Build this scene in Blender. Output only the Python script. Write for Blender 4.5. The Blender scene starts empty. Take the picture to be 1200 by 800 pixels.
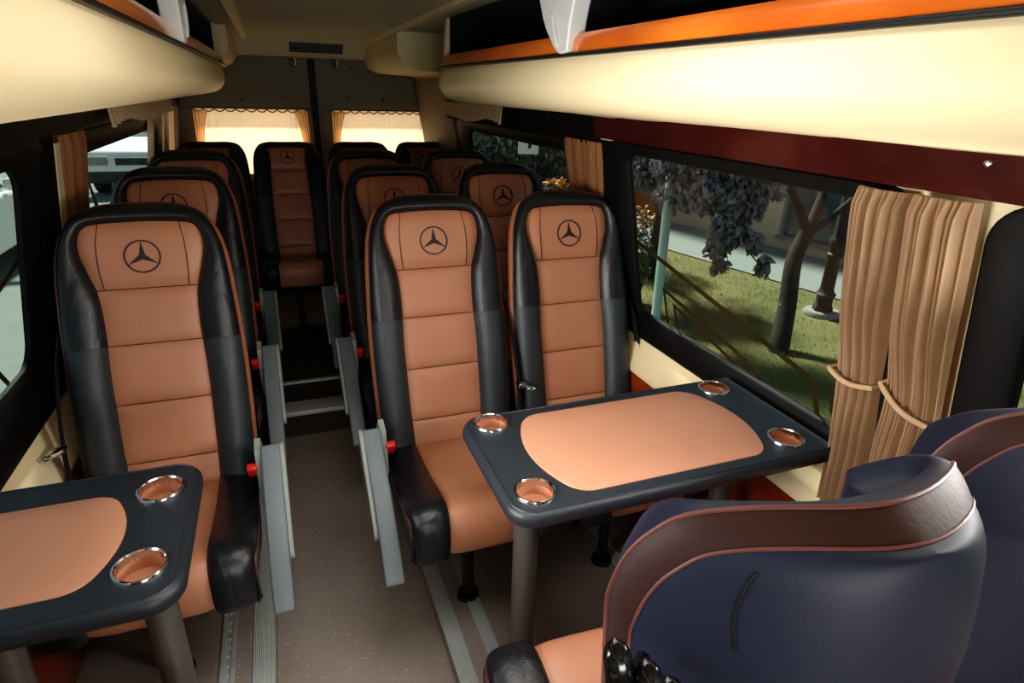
import bpy, bmesh, math, random
from mathutils import Vector, Matrix
random.seed(7)
PI = math.pi
C = bpy.context.scene.collection

# ------------------------------------------------------------------ helpers
def s2l(c):
    o = []
    for v in c:
        v = v / 255.0
        o.append(v / 12.92 if v <= .04045 else ((v + .055) / 1.055) ** 2.4)
    return (*o, 1.0)

class MB:
    def __init__(s): s.v = []; s.f = []
    def add(s, vs, fs):
        b = len(s.v); s.v += [tuple(v) for v in vs]; s.f += [tuple(i + b for i in f) for f in fs]; return s
    def box(s, x0, x1, y0, y1, z0, z1, bevel=0.0, mat=None):
        bm = bmesh.new(); bmesh.ops.create_cube(bm, size=1)
        for v in bm.verts:
            v.co = Vector((x0 + (v.co.x + .5) * (x1 - x0), y0 + (v.co.y + .5) * (y1 - y0), z0 + (v.co.z + .5) * (z1 - z0)))
        if bevel: bmesh.ops.bevel(bm, geom=bm.edges[:], offset=bevel, segments=3, affect='EDGES', profile=.5)
        if mat is not None: bm.transform(mat)
        bm.verts.index_update()
        s.add([v.co.copy() for v in bm.verts], [[v.index for v in f.verts] for f in bm.faces]); bm.free(); return s
    def tube(s, pts, r, n=8, cap=True, closed=False):
        pts = [Vector(p) for p in pts]; N = len(pts)
        rs = r if isinstance(r, (list, tuple)) else [r] * N
        vs = []; fs = []; prev = None
        for i, p in enumerate(pts):
            if closed: t = pts[(i + 1) % N] - pts[i - 1]
            else: t = pts[min(i + 1, N - 1)] - pts[max(i - 1, 0)]
            if t.length < 1e-9: t = Vector((0, 0, 1))
            t.normalize()
            if prev is None:
                a = Vector((0, 0, 1)) if abs(t.z) < .9 else Vector((1, 0, 0))
                u = t.cross(a).normalized()
            else:
                u = (prev - t * prev.dot(t)).normalized()
            prev = u; w = t.cross(u)
            for k in range(n):
                a = 2 * PI * k / n; vs.append(p + (u * math.cos(a) + w * math.sin(a)) * rs[i])
        M_ = N if closed else N - 1
        for i in range(M_):
            j = (i + 1) % N
            for k in range(n):
                fs.append((i * n + k, i * n + (k + 1) % n, j * n + (k + 1) % n, j * n + k))
        if cap and not closed:
            fs.append(tuple(range(n))[::-1]); fs.append(tuple((N - 1) * n + k for k in range(n)))
        return s.add(vs, fs)
    def grid(s, rows, close=False):
        n = len(rows[0]); vs = [p for r in rows for p in r]; fs = []
        for i in range(len(rows) - 1):
            for k in range(n - (0 if close else 1)):
                k2 = (k + 1) % n
                fs.append((i * n + k, i * n + k2, (i + 1) * n + k2, (i + 1) * n + k))
        return s.add(vs, fs)
    def prism(s, poly, fn, a, b):
        """poly: list of 2D points; fn(u, v, w) gives the 3D point; extruded from w=a to w=b"""
        n = len(poly)
        vs = [fn(u, v, a) for u, v in poly] + [fn(u, v, b) for u, v in poly]
        fs = [tuple(range(n)), tuple(range(2 * n - 1, n - 1, -1))]
        for i in range(n): j = (i + 1) % n; fs.append((i, i + n, j + n, j))
        return s.add(vs, fs)
    def lathe(s, prof, c=(0, 0, 0), n=24):
        rows = []
        for r, z in prof:
            rows.append([(c[0] + r * math.cos(2 * PI * k / n), c[1] + r * math.sin(2 * PI * k / n), c[2] + z) for k in range(n)])
        return s.grid(rows, close=True)
    def build(s, name, mat, parent=None, smooth=40, recalc=True, loc=None):
        me = bpy.data.meshes.new(name); me.from_pydata(s.v, [], s.f); me.validate()
        if recalc:
            bm = bmesh.new(); bm.from_mesh(me)
            bmesh.ops.remove_doubles(bm, verts=bm.verts[:], dist=1e-6)
            bmesh.ops.recalc_face_normals(bm, faces=bm.faces[:]); bm.to_mesh(me); bm.free()
        if smooth:
            me.polygons.foreach_set('use_smooth', [True] * len(me.polygons))
            me.set_sharp_from_angle(angle=math.radians(smooth))
        me.materials.append(mat)
        o = bpy.data.objects.new(name, me); C.objects.link(o)
        if parent: o.parent = parent
        if loc: o.location = loc
        return o

def tag(o, label, cat, group=None, kind=None):
    o['label'] = label; o['category'] = cat
    if group: o['group'] = group
    if kind: o['kind'] = kind
    return o
def empty(name, loc=(0, 0, 0), rz=0, label=None, cat=None, group=None):
    o = bpy.data.objects.new(name, None); C.objects.link(o)
    o.location = loc; o.rotation_euler = (0, 0, rz); o.empty_display_size = .05
    if label: tag(o, label, cat, group)
    return o
def struct(o):
    o['kind'] = 'structure'; return o
def setting(name, loc=(0, 0, 0)):
    return struct(empty(name, loc))
def copy_tree(o, parent=None):
    c = o.copy(); C.objects.link(c)
    if parent: c.parent = parent
    for ch in list(o.children): copy_tree(ch, c)
    return c

def catmull(pts, per=6, closed=False):
    P = [Vector(p) for p in pts]; n = len(P); out = []
    rng = n if closed else n - 1
    for i in range(rng):
        if closed: p0, p1, p2, p3 = P[i - 1], P[i], P[(i + 1) % n], P[(i + 2) % n]
        else: p0, p1, p2, p3 = P[max(i - 1, 0)], P[i], P[i + 1], P[min(i + 2, n - 1)]
        for k in range(per):
            t = k / per
            out.append(.5 * ((2 * p1) + (p2 - p0) * t + (2 * p0 - 5 * p1 + 4 * p2 - p3) * t * t + (3 * p1 - p0 - 3 * p2 + p3) * t ** 3))
    if not closed: out.append(P[-1].copy())
    return out
def rrect(x0, x1, y0, y1, r, n=6):
    o = []
    for cx, cy, a0 in ((x1 - r, y1 - r, 0), (x0 + r, y1 - r, 90), (x0 + r, y0 + r, 180), (x1 - r, y0 + r, 270)):
        for k in range(n + 1):
            a = math.radians(a0 + 90 * k / n); o.append((cx + r * math.cos(a), cy + r * math.sin(a)))
    return o
def interp(x, xs, ys):
    if x <= xs[0]: return ys[0]
    for i in range(len(xs) - 1):
        if x <= xs[i + 1]:
            t = (x - xs[i]) / (xs[i + 1] - xs[i]); return ys[i] + t * (ys[i + 1] - ys[i])
    return ys[-1]

# ------------------------------------------------------------------ materials
def mat(name, rgb, rough=.5, spec=.5, metal=0.0, var=.06, scale=30, bump=0.0, bscale=200, coat=0.0, trans=0.0, rgb2=None, mix=None, subtrans=0):
    m = bpy.data.materials.new(name); m.use_nodes = True
    nt = m.node_tree; N = nt.nodes; L = nt.links; b = N['Principled BSDF']
    b.inputs['Roughness'].default_value = rough
    b.inputs['Metallic'].default_value = metal
    b.inputs['Specular IOR Level'].default_value = spec
    b.inputs['Coat Weight'].default_value = coat
    tc = N.new('ShaderNodeTexCoord'); nz = N.new('ShaderNodeTexNoise'); nz.inputs['Scale'].default_value = scale
    nz.inputs['Detail'].default_value = 4
    L.new(tc.outputs['Object'], nz.inputs['Vector'])
    mx = N.new('ShaderNodeMix'); mx.data_type = 'RGBA'
    c = s2l(rgb)
    if rgb2: c2 = s2l(rgb2)
    else: c2 = tuple(min(1, max(0, v * (1 + 2.5 * var))) for v in c[:3]) + (1,); c = tuple(v * (1 - var) for v in c[:3]) + (1,)
    mx.inputs['A'].default_value = c; mx.inputs['B'].default_value = c2
    L.new(nz.outputs['Fac'], mx.inputs['Factor']); L.new(mx.outputs['Result'], b.inputs['Base Color'])
    if bump:
        n2 = N.new('ShaderNodeTexNoise'); n2.inputs['Scale'].default_value = bscale; n2.inputs['Detail'].default_value = 3
        L.new(tc.outputs['Object'], n2.inputs['Vector'])
        bp = N.new('ShaderNodeBump'); bp.inputs['Strength'].default_value = bump; bp.inputs['Distance'].default_value = .002
        L.new(n2.outputs['Fac'], bp.inputs['Height']); L.new(bp.outputs['Normal'], b.inputs['Normal'])
    if subtrans:
        tr = N.new('ShaderNodeBsdfTranslucent'); ms = N.new('ShaderNodeMixShader'); ms.inputs[0].default_value = subtrans
        L.new(mx.outputs['Result'], tr.inputs['Color']); L.new(b.outputs[0], ms.inputs[1]); L.new(tr.outputs[0], ms.inputs[2])
        L.new(ms.outputs[0], N['Material Output'].inputs['Surface'])
    return m
def wrinkle(m, scale, strength):
    nt = m.node_tree; N = nt.nodes; L = nt.links; b = N['Principled BSDF']
    tc = N.new('ShaderNodeTexCoord'); nz = N.new('ShaderNodeTexNoise'); nz.inputs['Scale'].default_value = scale; nz.inputs['Detail'].default_value = 1.5; nz.inputs['Distortion'].default_value = 1.0
    mp = N.new('ShaderNodeMapping'); mp.inputs['Scale'].default_value = (1, 1, .55); L.new(tc.outputs['Object'], mp.inputs['Vector']); L.new(mp.outputs['Vector'], nz.inputs['Vector'])
    bp = N.new('ShaderNodeBump'); bp.inputs['Strength'].default_value = strength; bp.inputs['Distance'].default_value = .012
    L.new(nz.outputs['Fac'], bp.inputs['Height'])
    old = b.inputs['Normal'].links
    if old: L.new(old[0].from_socket, bp.inputs['Normal'])
    L.new(bp.outputs['Normal'], b.inputs['Normal'])
def wood(name, dark, light, rough=.18, axis='Y', scale=9):
    m = bpy.data.materials.new(name); m.use_nodes = True
    nt = m.node_tree; N = nt.nodes; L = nt.links; b = N['Principled BSDF']
    b.inputs['Roughness'].default_value = rough; b.inputs['Coat Weight'].default_value = .6; b.inputs['Coat Roughness'].default_value = .08
    tc = N.new('ShaderNodeTexCoord'); mp = N.new('ShaderNodeMapping')
    mp.inputs['Scale'].default_value = (1, .22, 1.0)
    nz = N.new('ShaderNodeTexNoise'); nz.inputs['Scale'].default_value = scale; nz.inputs['Detail'].default_value = 8; nz.inputs['Distortion'].default_value = 1.2
    vo = N.new('ShaderNodeTexVoronoi'); vo.inputs['Scale'].default_value = 14
    L.new(tc.outputs['Object'], mp.inputs['Vector']); L.new(mp.outputs['Vector'], nz.inputs['Vector']); L.new(tc.outputs['Object'], vo.inputs['Vector'])
    rp = N.new('ShaderNodeValToRGB'); rp.color_ramp.elements[0].position = .3; rp.color_ramp.elements[1].position = .7
    rp.color_ramp.elements[0].color = s2l(dark); rp.color_ramp.elements[1].color = s2l(light)
    L.new(nz.outputs['Fac'], rp.inputs['Fac'])
    L.new(rp.outputs['Color'], b.inputs['Base Color'])
    return m
def glass(name, tint, refl=.07):
    m = bpy.data.materials.new(name); m.use_nodes = True
    nt = m.node_tree; N = nt.nodes; L = nt.links
    N.remove(N['Principled BSDF'])
    t = N.new('ShaderNodeBsdfTransparent'); t.inputs['Color'].default_value = (*tint, 1)
    g = N.new('ShaderNodeBsdfGlossy'); g.inputs['Roughness'].default_value = .0; g.inputs['Color'].default_value = (.8, .9, .9, 1)
    x = N.new('ShaderNodeMixShader'); x.inputs[0].default_value = refl
    L.new(t.outputs[0], x.inputs[1]); L.new(g.outputs[0], x.inputs[2]); L.new(x.outputs[0], N['Material Output'].inputs['Surface'])
    return m
def speckle(name, base, speck, scale=260, thr=.04, rough=.55):
    m = mat(name, base, rough=rough, var=.1, scale=6)
    nt = m.node_tree; N = nt.nodes; L = nt.links; b = N['Principled BSDF']
    tc = N.new('ShaderNodeTexCoord'); vo = N.new('ShaderNodeTexVoronoi'); vo.inputs['Scale'].default_value = scale
    L.new(tc.outputs['Object'], vo.inputs['Vector'])
    wn = N.new('ShaderNodeMath'); wn.operation = 'LESS_THAN'; wn.inputs[1].default_value = .22
    L.new(vo.outputs['Distance'], wn.inputs[0])
    sp = N.new('ShaderNodeSeparateColor'); L.new(vo.outputs['Color'], sp.inputs['Color'])
    w2 = N.new('ShaderNodeMath'); w2.operation = 'LESS_THAN'; w2.inputs[1].default_value = thr
    L.new(sp.outputs[0], w2.inputs[0])
    mu = N.new('ShaderNodeMath'); mu.operation = 'MULTIPLY'; L.new(wn.outputs[0], mu.inputs[0]); L.new(w2.outputs[0], mu.inputs[1])
    old = b.inputs['Base Color'].links[0].from_socket
    mx = N.new('ShaderNodeMix'); mx.data_type = 'RGBA'; mx.inputs['B'].default_value = s2l(speck)
    L.new(mu.outputs[0], mx.inputs['Factor']); L.new(old, mx.inputs['A']); L.new(mx.outputs['Result'], b.inputs['Base Color'])
    return m
def brick(name, c1, c2, mortar, rot=0.0):
    m = bpy.data.materials.new(name); m.use_nodes = True
    nt = m.node_tree; N = nt.nodes; L = nt.links; b = N['Principled BSDF']; b.inputs['Roughness'].default_value = .9
    tc = N.new('ShaderNodeTexCoord'); mp = N.new('ShaderNodeMapping'); mp.inputs['Rotation'].default_value = (PI / 2, 0, 0)
    br = N.new('ShaderNodeTexBrick'); br.inputs['Scale'].default_value = 6
    br.inputs['Color1'].default_value = s2l(c1); br.inputs['Color2'].default_value = s2l(c2); br.inputs['Mortar'].default_value = s2l(mortar)
    br.inputs['Mortar Size'].default_value = .03
    L.new(tc.outputs['Object'], mp.inputs['Vector']); L.new(mp.outputs['Vector'], br.inputs['Vector']); L.new(br.outputs['Color'], b.inputs['Base Color'])
    return m

K = {}
K['tan'] = mat('tan_leather', (180, 122, 94), rough=.42, var=.05, scale=9, bump=.25, bscale=500)
K['tan_gusset'] = mat('tan_gusset_leather', (158, 98, 72), rough=.5, var=.08, scale=20, bump=.2, bscale=400)
K['black'] = mat('black_leather', (26, 28, 34), rough=.34, var=.1, scale=14, bump=.35, bscale=350)
K['lit_black'] = mat('lit_black_leather', (48, 54, 58), rough=.45, var=.08, scale=16, bump=.3, bscale=420)  # black leather lightened, window reflection put into the colour
K['navy'] = mat('bluelit_black_leather', (22, 27, 44), rough=.55, spec=.3, var=.1, scale=12, bump=.10, bscale=600)  # black leather with the bluish front light put into its colour
K['shaded_gusset'] = mat('shaded_gusset_leather', (40, 18, 14), rough=.6, spec=.3, var=.1, scale=25, bump=.2)  # gusset leather of the near seats, their shade put into the colour
K['piping'] = mat('brown_piping', (86, 46, 40), rough=.5, var=.05)
K['dark_piping'] = mat('black_piping', (30, 30, 34), rough=.4, var=.05)
K['seam'] = mat('dark_seam', (52, 30, 24), rough=.8)
K['emblem'] = mat('emblem_print', (40, 32, 32), rough=.6, var=.05)
K['dark'] = mat('black_plastic', (18, 18, 20), rough=.45, var=.1)
K['gloss_black'] = mat('gloss_black_plastic', (14, 14, 17), rough=.15, var=.05)
K['grey_plastic'] = mat('grey_plastic', (112, 122, 128), rough=.45, var=.04, bump=.15, bscale=600)
K['pale_plastic'] = mat('pale_plastic', (150, 158, 150), rough=.5, var=.04)
K['white_plastic'] = mat('white_plastic', (205, 208, 206), rough=.35, var=.03)
K['red'] = mat('red_buckle', (225, 40, 36), rough=.35, var=.03)
K['chrome'] = mat('polished_metal', (215, 215, 215), rough=.12, metal=1, var=.02)
K['steel'] = mat('brushed_steel', (116, 113, 108), rough=.3, metal=.6, var=.06)
K['alu'] = mat('ribbed_aluminium', (206, 212, 212), rough=.42, metal=.15, var=.06, scale=40)
K['web'] = mat('belt_webbing', (38, 36, 42), rough=.6, var=.1, scale=80, bump=.4, bscale=500)
K['table_black'] = mat('table_edge_leather', (36, 42, 49), rough=.4, var=.08, scale=20, bump=.4, bscale=420)
K['tabletan'] = mat('table_inset_leather', (188, 134, 107), rough=.45, var=.04, scale=6, bump=.2, bscale=500)
K['cream'] = mat('cream_vinyl', (236, 218, 176), rough=.42, var=.03, scale=4, bump=.15, bscale=320)
K['cream_panel'] = mat('cream_panel', (196, 182, 146), rough=.6, var=.05, scale=4)
K['lining'] = mat('roof_lining', (168, 163, 145), rough=.85, var=.05, scale=6)
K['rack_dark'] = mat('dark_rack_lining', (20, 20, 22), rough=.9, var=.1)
K['frame'] = mat('window_rubber', (9, 9, 10), rough=.6, spec=.25, var=.1)
K['orange_wood'] = wood('orange_wood', (190, 78, 18), (235, 130, 40))
K['red_wood'] = wood('red_wood', (40, 13, 11), (62, 20, 15), rough=.22)
K['red_wood2'] = wood('lower_red_wood', (110, 38, 16), (160, 70, 30), rough=.3)
K['curtain'] = mat('tan_curtain', (186, 154, 122), rough=.85, var=.07, scale=30, bump=.3, bscale=500, subtrans=.25)
K['curtain_dark'] = mat('brown_curtain', (140, 96, 62), rough=.85, var=.08, scale=30, subtrans=.25)
K['curtain_rear'] = mat('peach_curtain', (240, 204, 164), rough=.85, var=.05, scale=30, subtrans=.75)
K['valance'] = mat('pale_valance', (240, 206, 172), rough=.85, var=.05, scale=30, subtrans=.4)
K['scallop'] = mat('red_brown_braid', (96, 40, 22), rough=.8)
K['rear_panel'] = mat('grey_green_panel', (122, 118, 100), rough=.75, var=.05, scale=5)
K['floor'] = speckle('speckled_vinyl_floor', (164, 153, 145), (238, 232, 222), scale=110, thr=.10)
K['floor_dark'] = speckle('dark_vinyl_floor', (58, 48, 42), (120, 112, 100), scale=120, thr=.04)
K['glass'] = glass('tinted_glass', (.62, .72, .70), .06)
K['windscreen'] = glass('clear_glass', (.92, .95, .94), .04)
K['decal'] = mat('brown_decal', (64, 48, 18), rough=.5, var=.1)
K['vent'] = mat('vent_plastic', (62, 66, 64), rough=.6)
K['rubber'] = mat('rubber_seal', (24, 22, 22), rough=.7)

wrinkle(K['black'], 16, .35); wrinkle(K['lit_black'], 12, .18); wrinkle(K['tan'], 9, .12); wrinkle(K['navy'], 7, .12)
# ------------------------------------------------------------------ camera
R = ((0.9365656268934618, -0.3493629204099357, 0.02811363306827459),
     (0.109305326689927, 0.3673498617631404, 0.92363760459382),
     (0.3330122701626248, 0.8619742623218181, -0.38223448172017715))
cd = bpy.data.cameras.new('camera'); cd.sensor_width = 36; cd.lens = 36 * 706.548 / 1200; cd.clip_start = .02; cd.clip_end = 200
cam = bpy.data.objects.new('camera', cd); C.objects.link(cam)
cam.matrix_world = Matrix(((R[0][0], R[1][0], -R[2][0], 0), (R[0][1], R[1][1], -R[2][1], 0), (R[0][2], R[1][2], -R[2][2], 1.4), (0, 0, 0, 1)))
bpy.context.scene.camera = cam

# ------------------------------------------------------------------ shell of the bus
def WX(side, z, off=0.0):
    d = max(0, z - .717)
    return (1.12 - .2 * d - off) if side > 0 else (-.65 + .17 * d + off)
def W(side, y, z, off=0.0): return (WX(side, z, off), y, z)

Y0, Y1 = -1.25, 4.64
ZC = 1.66
# aisle floor, side platforms, rear steps
o = MB().box(-.152, .302, Y0, 2.55, -.115, -.075).build('floor', K['floor'], smooth=0); struct(o)
o = MB().box(.300, 1.16, Y0, 2.05, -.115, 0).build('floor.001', K['floor'], smooth=0); struct(o)
o = MB().box(-.70, -.148, Y0, 2.05, -.115, 0).build('floor.002', K['floor'], smooth=0); struct(o)
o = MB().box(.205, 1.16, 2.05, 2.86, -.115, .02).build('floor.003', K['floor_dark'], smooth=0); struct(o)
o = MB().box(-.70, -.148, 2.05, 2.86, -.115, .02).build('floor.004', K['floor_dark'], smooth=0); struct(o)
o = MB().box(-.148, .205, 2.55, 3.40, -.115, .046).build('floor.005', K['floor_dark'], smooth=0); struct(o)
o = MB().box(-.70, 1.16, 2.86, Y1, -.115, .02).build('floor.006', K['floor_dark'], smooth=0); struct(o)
# ribbed aluminium strips edging the platforms
def edge_strip(name, x0, x1, ya, yb, z):
    prof = []; n = 11
    for k in range(n * 2 + 1):
        x = x0 + (x1 - x0) * k / (n * 2); prof.append((x, z + (.0045 if k % 2 else .002)))
    poly = [(x0, z - .004)] + prof + [(x1, z - .004)]
    return struct(MB().prism(poly, lambda u, v, w: (u, w, v), ya, yb).build(name, K['alu'], smooth=0))
edge_strip('trim_1', .294, .340, Y0, 2.05, 0.0)
edge_strip('trim_2', -.202, -.146, Y0, 2.05, 0.0)
struct(MB().box(-.16, .215, 2.530, 2.64, .036, .058, .004).build('trim_3', K['alu']))
struct(MB().box(-.16, .215, 2.845, 2.872, .040, .056, .004).build('trim_4', K['alu']))
# seat rails let into the platforms
def rail(name, x, ya, yb):
    m = MB()
    m.box(x - .018, x - .008, ya, yb, -.001, .006); m.box(x + .008, x + .018, ya, yb, -.001, .006); m.box(x - .008, x + .008, ya, yb, -.001, .002)
    y = ya + .02
    while y < yb - .01:
        m.lathe([(.0001, .0035), (.005, .0035), (.006, .001)], (x, y, .001), 8); y += .03
    return struct(m.build(name, K['alu'], smooth=30))
rail('trim_5', .404, .95, 1.98); rail('trim_6', -.262, .95, 1.98); rail('trim_7', .90, .95, 1.98)

# side walls: sheets with window holes
def wall(name, side, holes, ylist, zlist):
    ys = sorted(set([Y0, Y1] + ylist)); zs = sorted(set([0.0 - .1, .717, ZC + .02] + zlist)); m = MB()
    for i in range(len(ys) - 1):
        for j in range(len(zs) - 1):
            yc = (ys[i] + ys[i + 1]) / 2; zc = (zs[j] + zs[j + 1]) / 2
            if any(a < yc < b and c < zc < d for a, b, c, d in holes): continue
            a = [W(side, ys[i], zs[j]), W(side, ys[i + 1], zs[j]), W(side, ys[i + 1], zs[j + 1]), W(side, ys[i], zs[j + 1])]
            b = [W(side, y, z, -.05) for (x, y, z) in a]
            m.add(a + b, [(0, 1, 2, 3), (7, 6, 5, 4), (0, 4, 5, 1), (1, 5, 6, 2), (2, 6, 7, 3), (3, 7, 4, 0)])
    return struct(m.build(name, K['cream_panel'], smooth=0, recalc=False))
RW = [(.76, 1.765, .66, 1.258), (2.06, 3.56, .72, 1.245), (-1.08, .58, .66, 1.26)]
LW = [(-1.08, 1.885, .60, 1.255), (2.19, 3.86, .69, 1.245)]
def hl(h): return [v for a in h for v in a[:2]], [v for a in h for v in a[2:]]
wall('wall_right', 1, RW, *hl(RW)); wall('wall_left', -1, LW, *hl(LW))
# windows
def window(name, side, outer, inner, ro, ri, tint='glass'):
    e = setting(name)
    po = rrect(*outer, ro, 8); pi = rrect(*inner, ri, 8); n = len(po); m = MB()
    rows = [[W(side, y, z, -.03) for y, z in po], [W(side, y, z, .010) for y, z in po],
            [W(side, y + (py - y) * .12, z + (pz - z) * .12, .016) for (y, z), (py, pz) in zip(po, pi)],
            [W(side, y + (py - y) * .9, z + (pz - z) * .9, .006) for (y, z), (py, pz) in zip(po, pi)],
            [W(side, y, z, -.002) for y, z in pi], [W(side, y, z, -.014) for y, z in pi]]
    m.grid(rows, close=True); m.build('window_frame', K['frame'], e, smooth=50)
    g = MB(); yc = (inner[0] + inner[1]) / 2
    g.add([W(side, y, z, -.010) for y, z in pi], [tuple(range(n))]); g.build('pane', K[tint], e, smooth=0, recalc=False)
    return e
w1 = window('window_1', 1, (.735, 1.80, .628, 1.268), (.80, 1.69, .717, 1.232), .05, .035)
w2 = window('window_2', 1, (2.02, 3.62, .70, 1.255), (2.12, 3.42, .78, 1.195), .05, .06)
w3 = window('window_3', 1, (-1.12, .605, .628, 1.272), (-1.0, .520, .717, 1.232), .07, .05)
w4 = window('window_4', -1, (-1.12, 1.92, .567, 1.265), (-1.0, 1.765, .715, 1.203), .06, .06)
w5 = window('window_5', -1, (2.16, 3.90, .66, 1.255), (2.275, 3.76, .77, 1.178), .05, .05)
# graphic bands stuck on the outer glass
def decal(parent, side, pts, w):
    pts = [Vector(p) for p in pts]; m = MB(); n = len(pts); L_ = []; R_ = []
    for i, p in enumerate(pts):
        d1 = (pts[i] - pts[i - 1]).normalized() if i else None; d2 = (pts[i + 1] - pts[i]).normalized() if i < n - 1 else None
        d1 = d1 or d2; d2 = d2 or d1
        t = (d1 + d2).normalized(); nn = Vector((-t.y, t.x)); k = w / 2 / max(.3, abs(nn.dot(Vector((-d1.y, d1.x)))))
        L_.append(p + nn * k); R_.append(p - nn * k)
    m.grid([[W(side, p.x, p.y, -.0125) for p in L_], [W(side, p.x, p.y, -.0125) for p in R_]])
    return m.build('decal_band', K['decal'], parent, smooth=0, recalc=False)
decal(w1, 1, [(1.69, .956), (.932, .798), (.915, .717)], .017)
decal(w1, 1, [(1.53, .72), (1.545, .832), (1.20, .758), (1.10, .717)], .013)
decal(w1, 1, [(1.475, .72), (1.492, .795), (1.26, .735), (1.20, .717)], .012)
decal(w1, 1, [(.865, .72), (.882, .786), (.805, .770)], .015)
decal(w4, -1, [(.9, .80), (1.60, .942), (1.76, .985)], .016)
decal(w4, -1, [(.9, .68), (1.56, .792), (1.64, .712)], .016)
decal(w4, -1, [(.9, .66), (1.50, .762), (1.57, .715)], .013)

# cream sills, lower wood panels, header panels above the windows
def sill(name, side, ya, yb, zt, zb, o1, mat_):
    poly = [(.0, zt), (.006, zt), (o1, zb), (o1, zb - .012), (0, zb - .012)]
    return struct(MB().prism(poly, lambda u, v, w: W(side, w, v, u), ya, yb).build(name, K[mat_], smooth=0))
sill('trim_8', 1, Y0, 4.6, .626, .532, .050, 'cream'); sill('trim_9', -1, Y0, 4.6, .563, .452, .050, 'cream')
def panel(name, side, ya, yb, z0, z1, o0, o1, mat_):
    poly = [(0, z0), (o0, z0), (o1, z1), (0, z1)]
    return struct(MB().prism(poly, lambda u, v, w: W(side, w, v, u), ya, yb).build(name, K[mat_], smooth=0))
panel('trim_10', 1, Y0, 4.6, .02, .519, .044, .044, 'red_wood2'); panel('trim_11', -1, Y0, 4.6, .02, .439, .044, .044, 'red_wood2')
e = setting('trim_12')
poly = [(.0, 1.268), (.022, 1.270), (.022, 1.345), (0, 1.345)]
MB().prism(poly, lambda u, v, w: W(1, w, v, u), Y0, 1.86).build('wood_panel', K['red_wood'], e, smooth=0)
def screw(parent, side, y, z, off, r=.006):
    c = Vector(W(side, y, z, off)); nx = -1 if side > 0 else 1; m = MB()
    for rr, dx in ((r, 0), (r * .8, r * .45), (0.0002, r * .6)): pass
    rows = [[(c.x + nx * dx, c.y + rr * math.cos(2 * PI * k / 12), c.z + rr * math.sin(2 * PI * k / 12)) for k in range(12)] for rr, dx in ((r, -.001), (r, .001), (r * .75, r * .5), (.0003, r * .65))]
    m.grid(rows, close=True); return m.build('screw', K['chrome'], parent)
screw(e, 1, .615, 1.322, .022); screw(e, 1, 2.24, 1.320, .019, .004); screw(e, 1, 2.02, 1.315, .019, .004)
K['matte'] = mat('matte_black_trim', (10, 10, 10), rough=.9, spec=.15)
K['pillar'] = mat('shaded_cream_pillar', (104, 92, 70), rough=.7)  # cream panel colour darkened to carry the shade at the rear
panel('trim_20', 1, 1.86, 3.78, 1.245, 1.340, .019, .019, 'matte'); panel('trim_21', 1, 1.76, 2.06, .63, 1.262, .014, .014, 'matte'); panel('trim_22', -1, 1.88, 1.985, .57, 1.262, .014, .014, 'matte')
panel('trim_24', -1, 1.985, 2.03, .57, 1.240, .022, .018, 'cream_panel')
panel('trim_13', -1, Y0, 4.6, 1.262, 1.335, .018, .018, 'frame')
# pillars of cream trim beside the windows, the rear pair with shade in its colour
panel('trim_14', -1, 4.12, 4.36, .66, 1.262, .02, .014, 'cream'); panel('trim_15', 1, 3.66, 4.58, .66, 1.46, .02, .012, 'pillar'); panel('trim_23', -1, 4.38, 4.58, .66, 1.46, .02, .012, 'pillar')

# roof
struct(MB().box(-.62, 1.08, Y0, Y1, ZC, ZC + .03).build('ceiling', K['lining'], smooth=0))
e = setting('trim_16')   # mouldings along the centre panel of the roof, and the header with its vent
for x in (-.10, .60):
    MB().prism([(x - .022, ZC), (x - .016, ZC - .012), (x + .016, ZC - .012), (x + .022, ZC)], lambda u, v, w: (u, w, v), Y0, 4.40).build('moulding', K['cream_panel'], e, smooth=30)
hdr = MB().prism([(4.28, ZC), (4.29, 1.648), (4.42, 1.592), (4.45, 1.570), (4.62, 1.562), (4.62, ZC)], lambda u, v, w: (w, u, v), -.60, 1.07).build('rear_header', K['lining'], e, smooth=40)
v = MB(); T_ = lambda u, d: (4.29 + (4.42 - 4.29) * u - .043 * d * 10 * .1, 1.648 - .056 * u - d)
for k in range(9):
    u = .10 + .85 * k / 9; p0 = T_(u, .0); p1 = T_(u + .055, .0)
    v.prism([(p0[0], p0[1] + .002), (p0[0] - .002, p0[1] - .006), (p1[0] - .002, p1[1] - .005), (p1[0], p1[1] + .002)], lambda a_, b_, w: (w, a_, b_), .15, .47)
v.build('vent', K['vent'], hdr, smooth=0)

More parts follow.
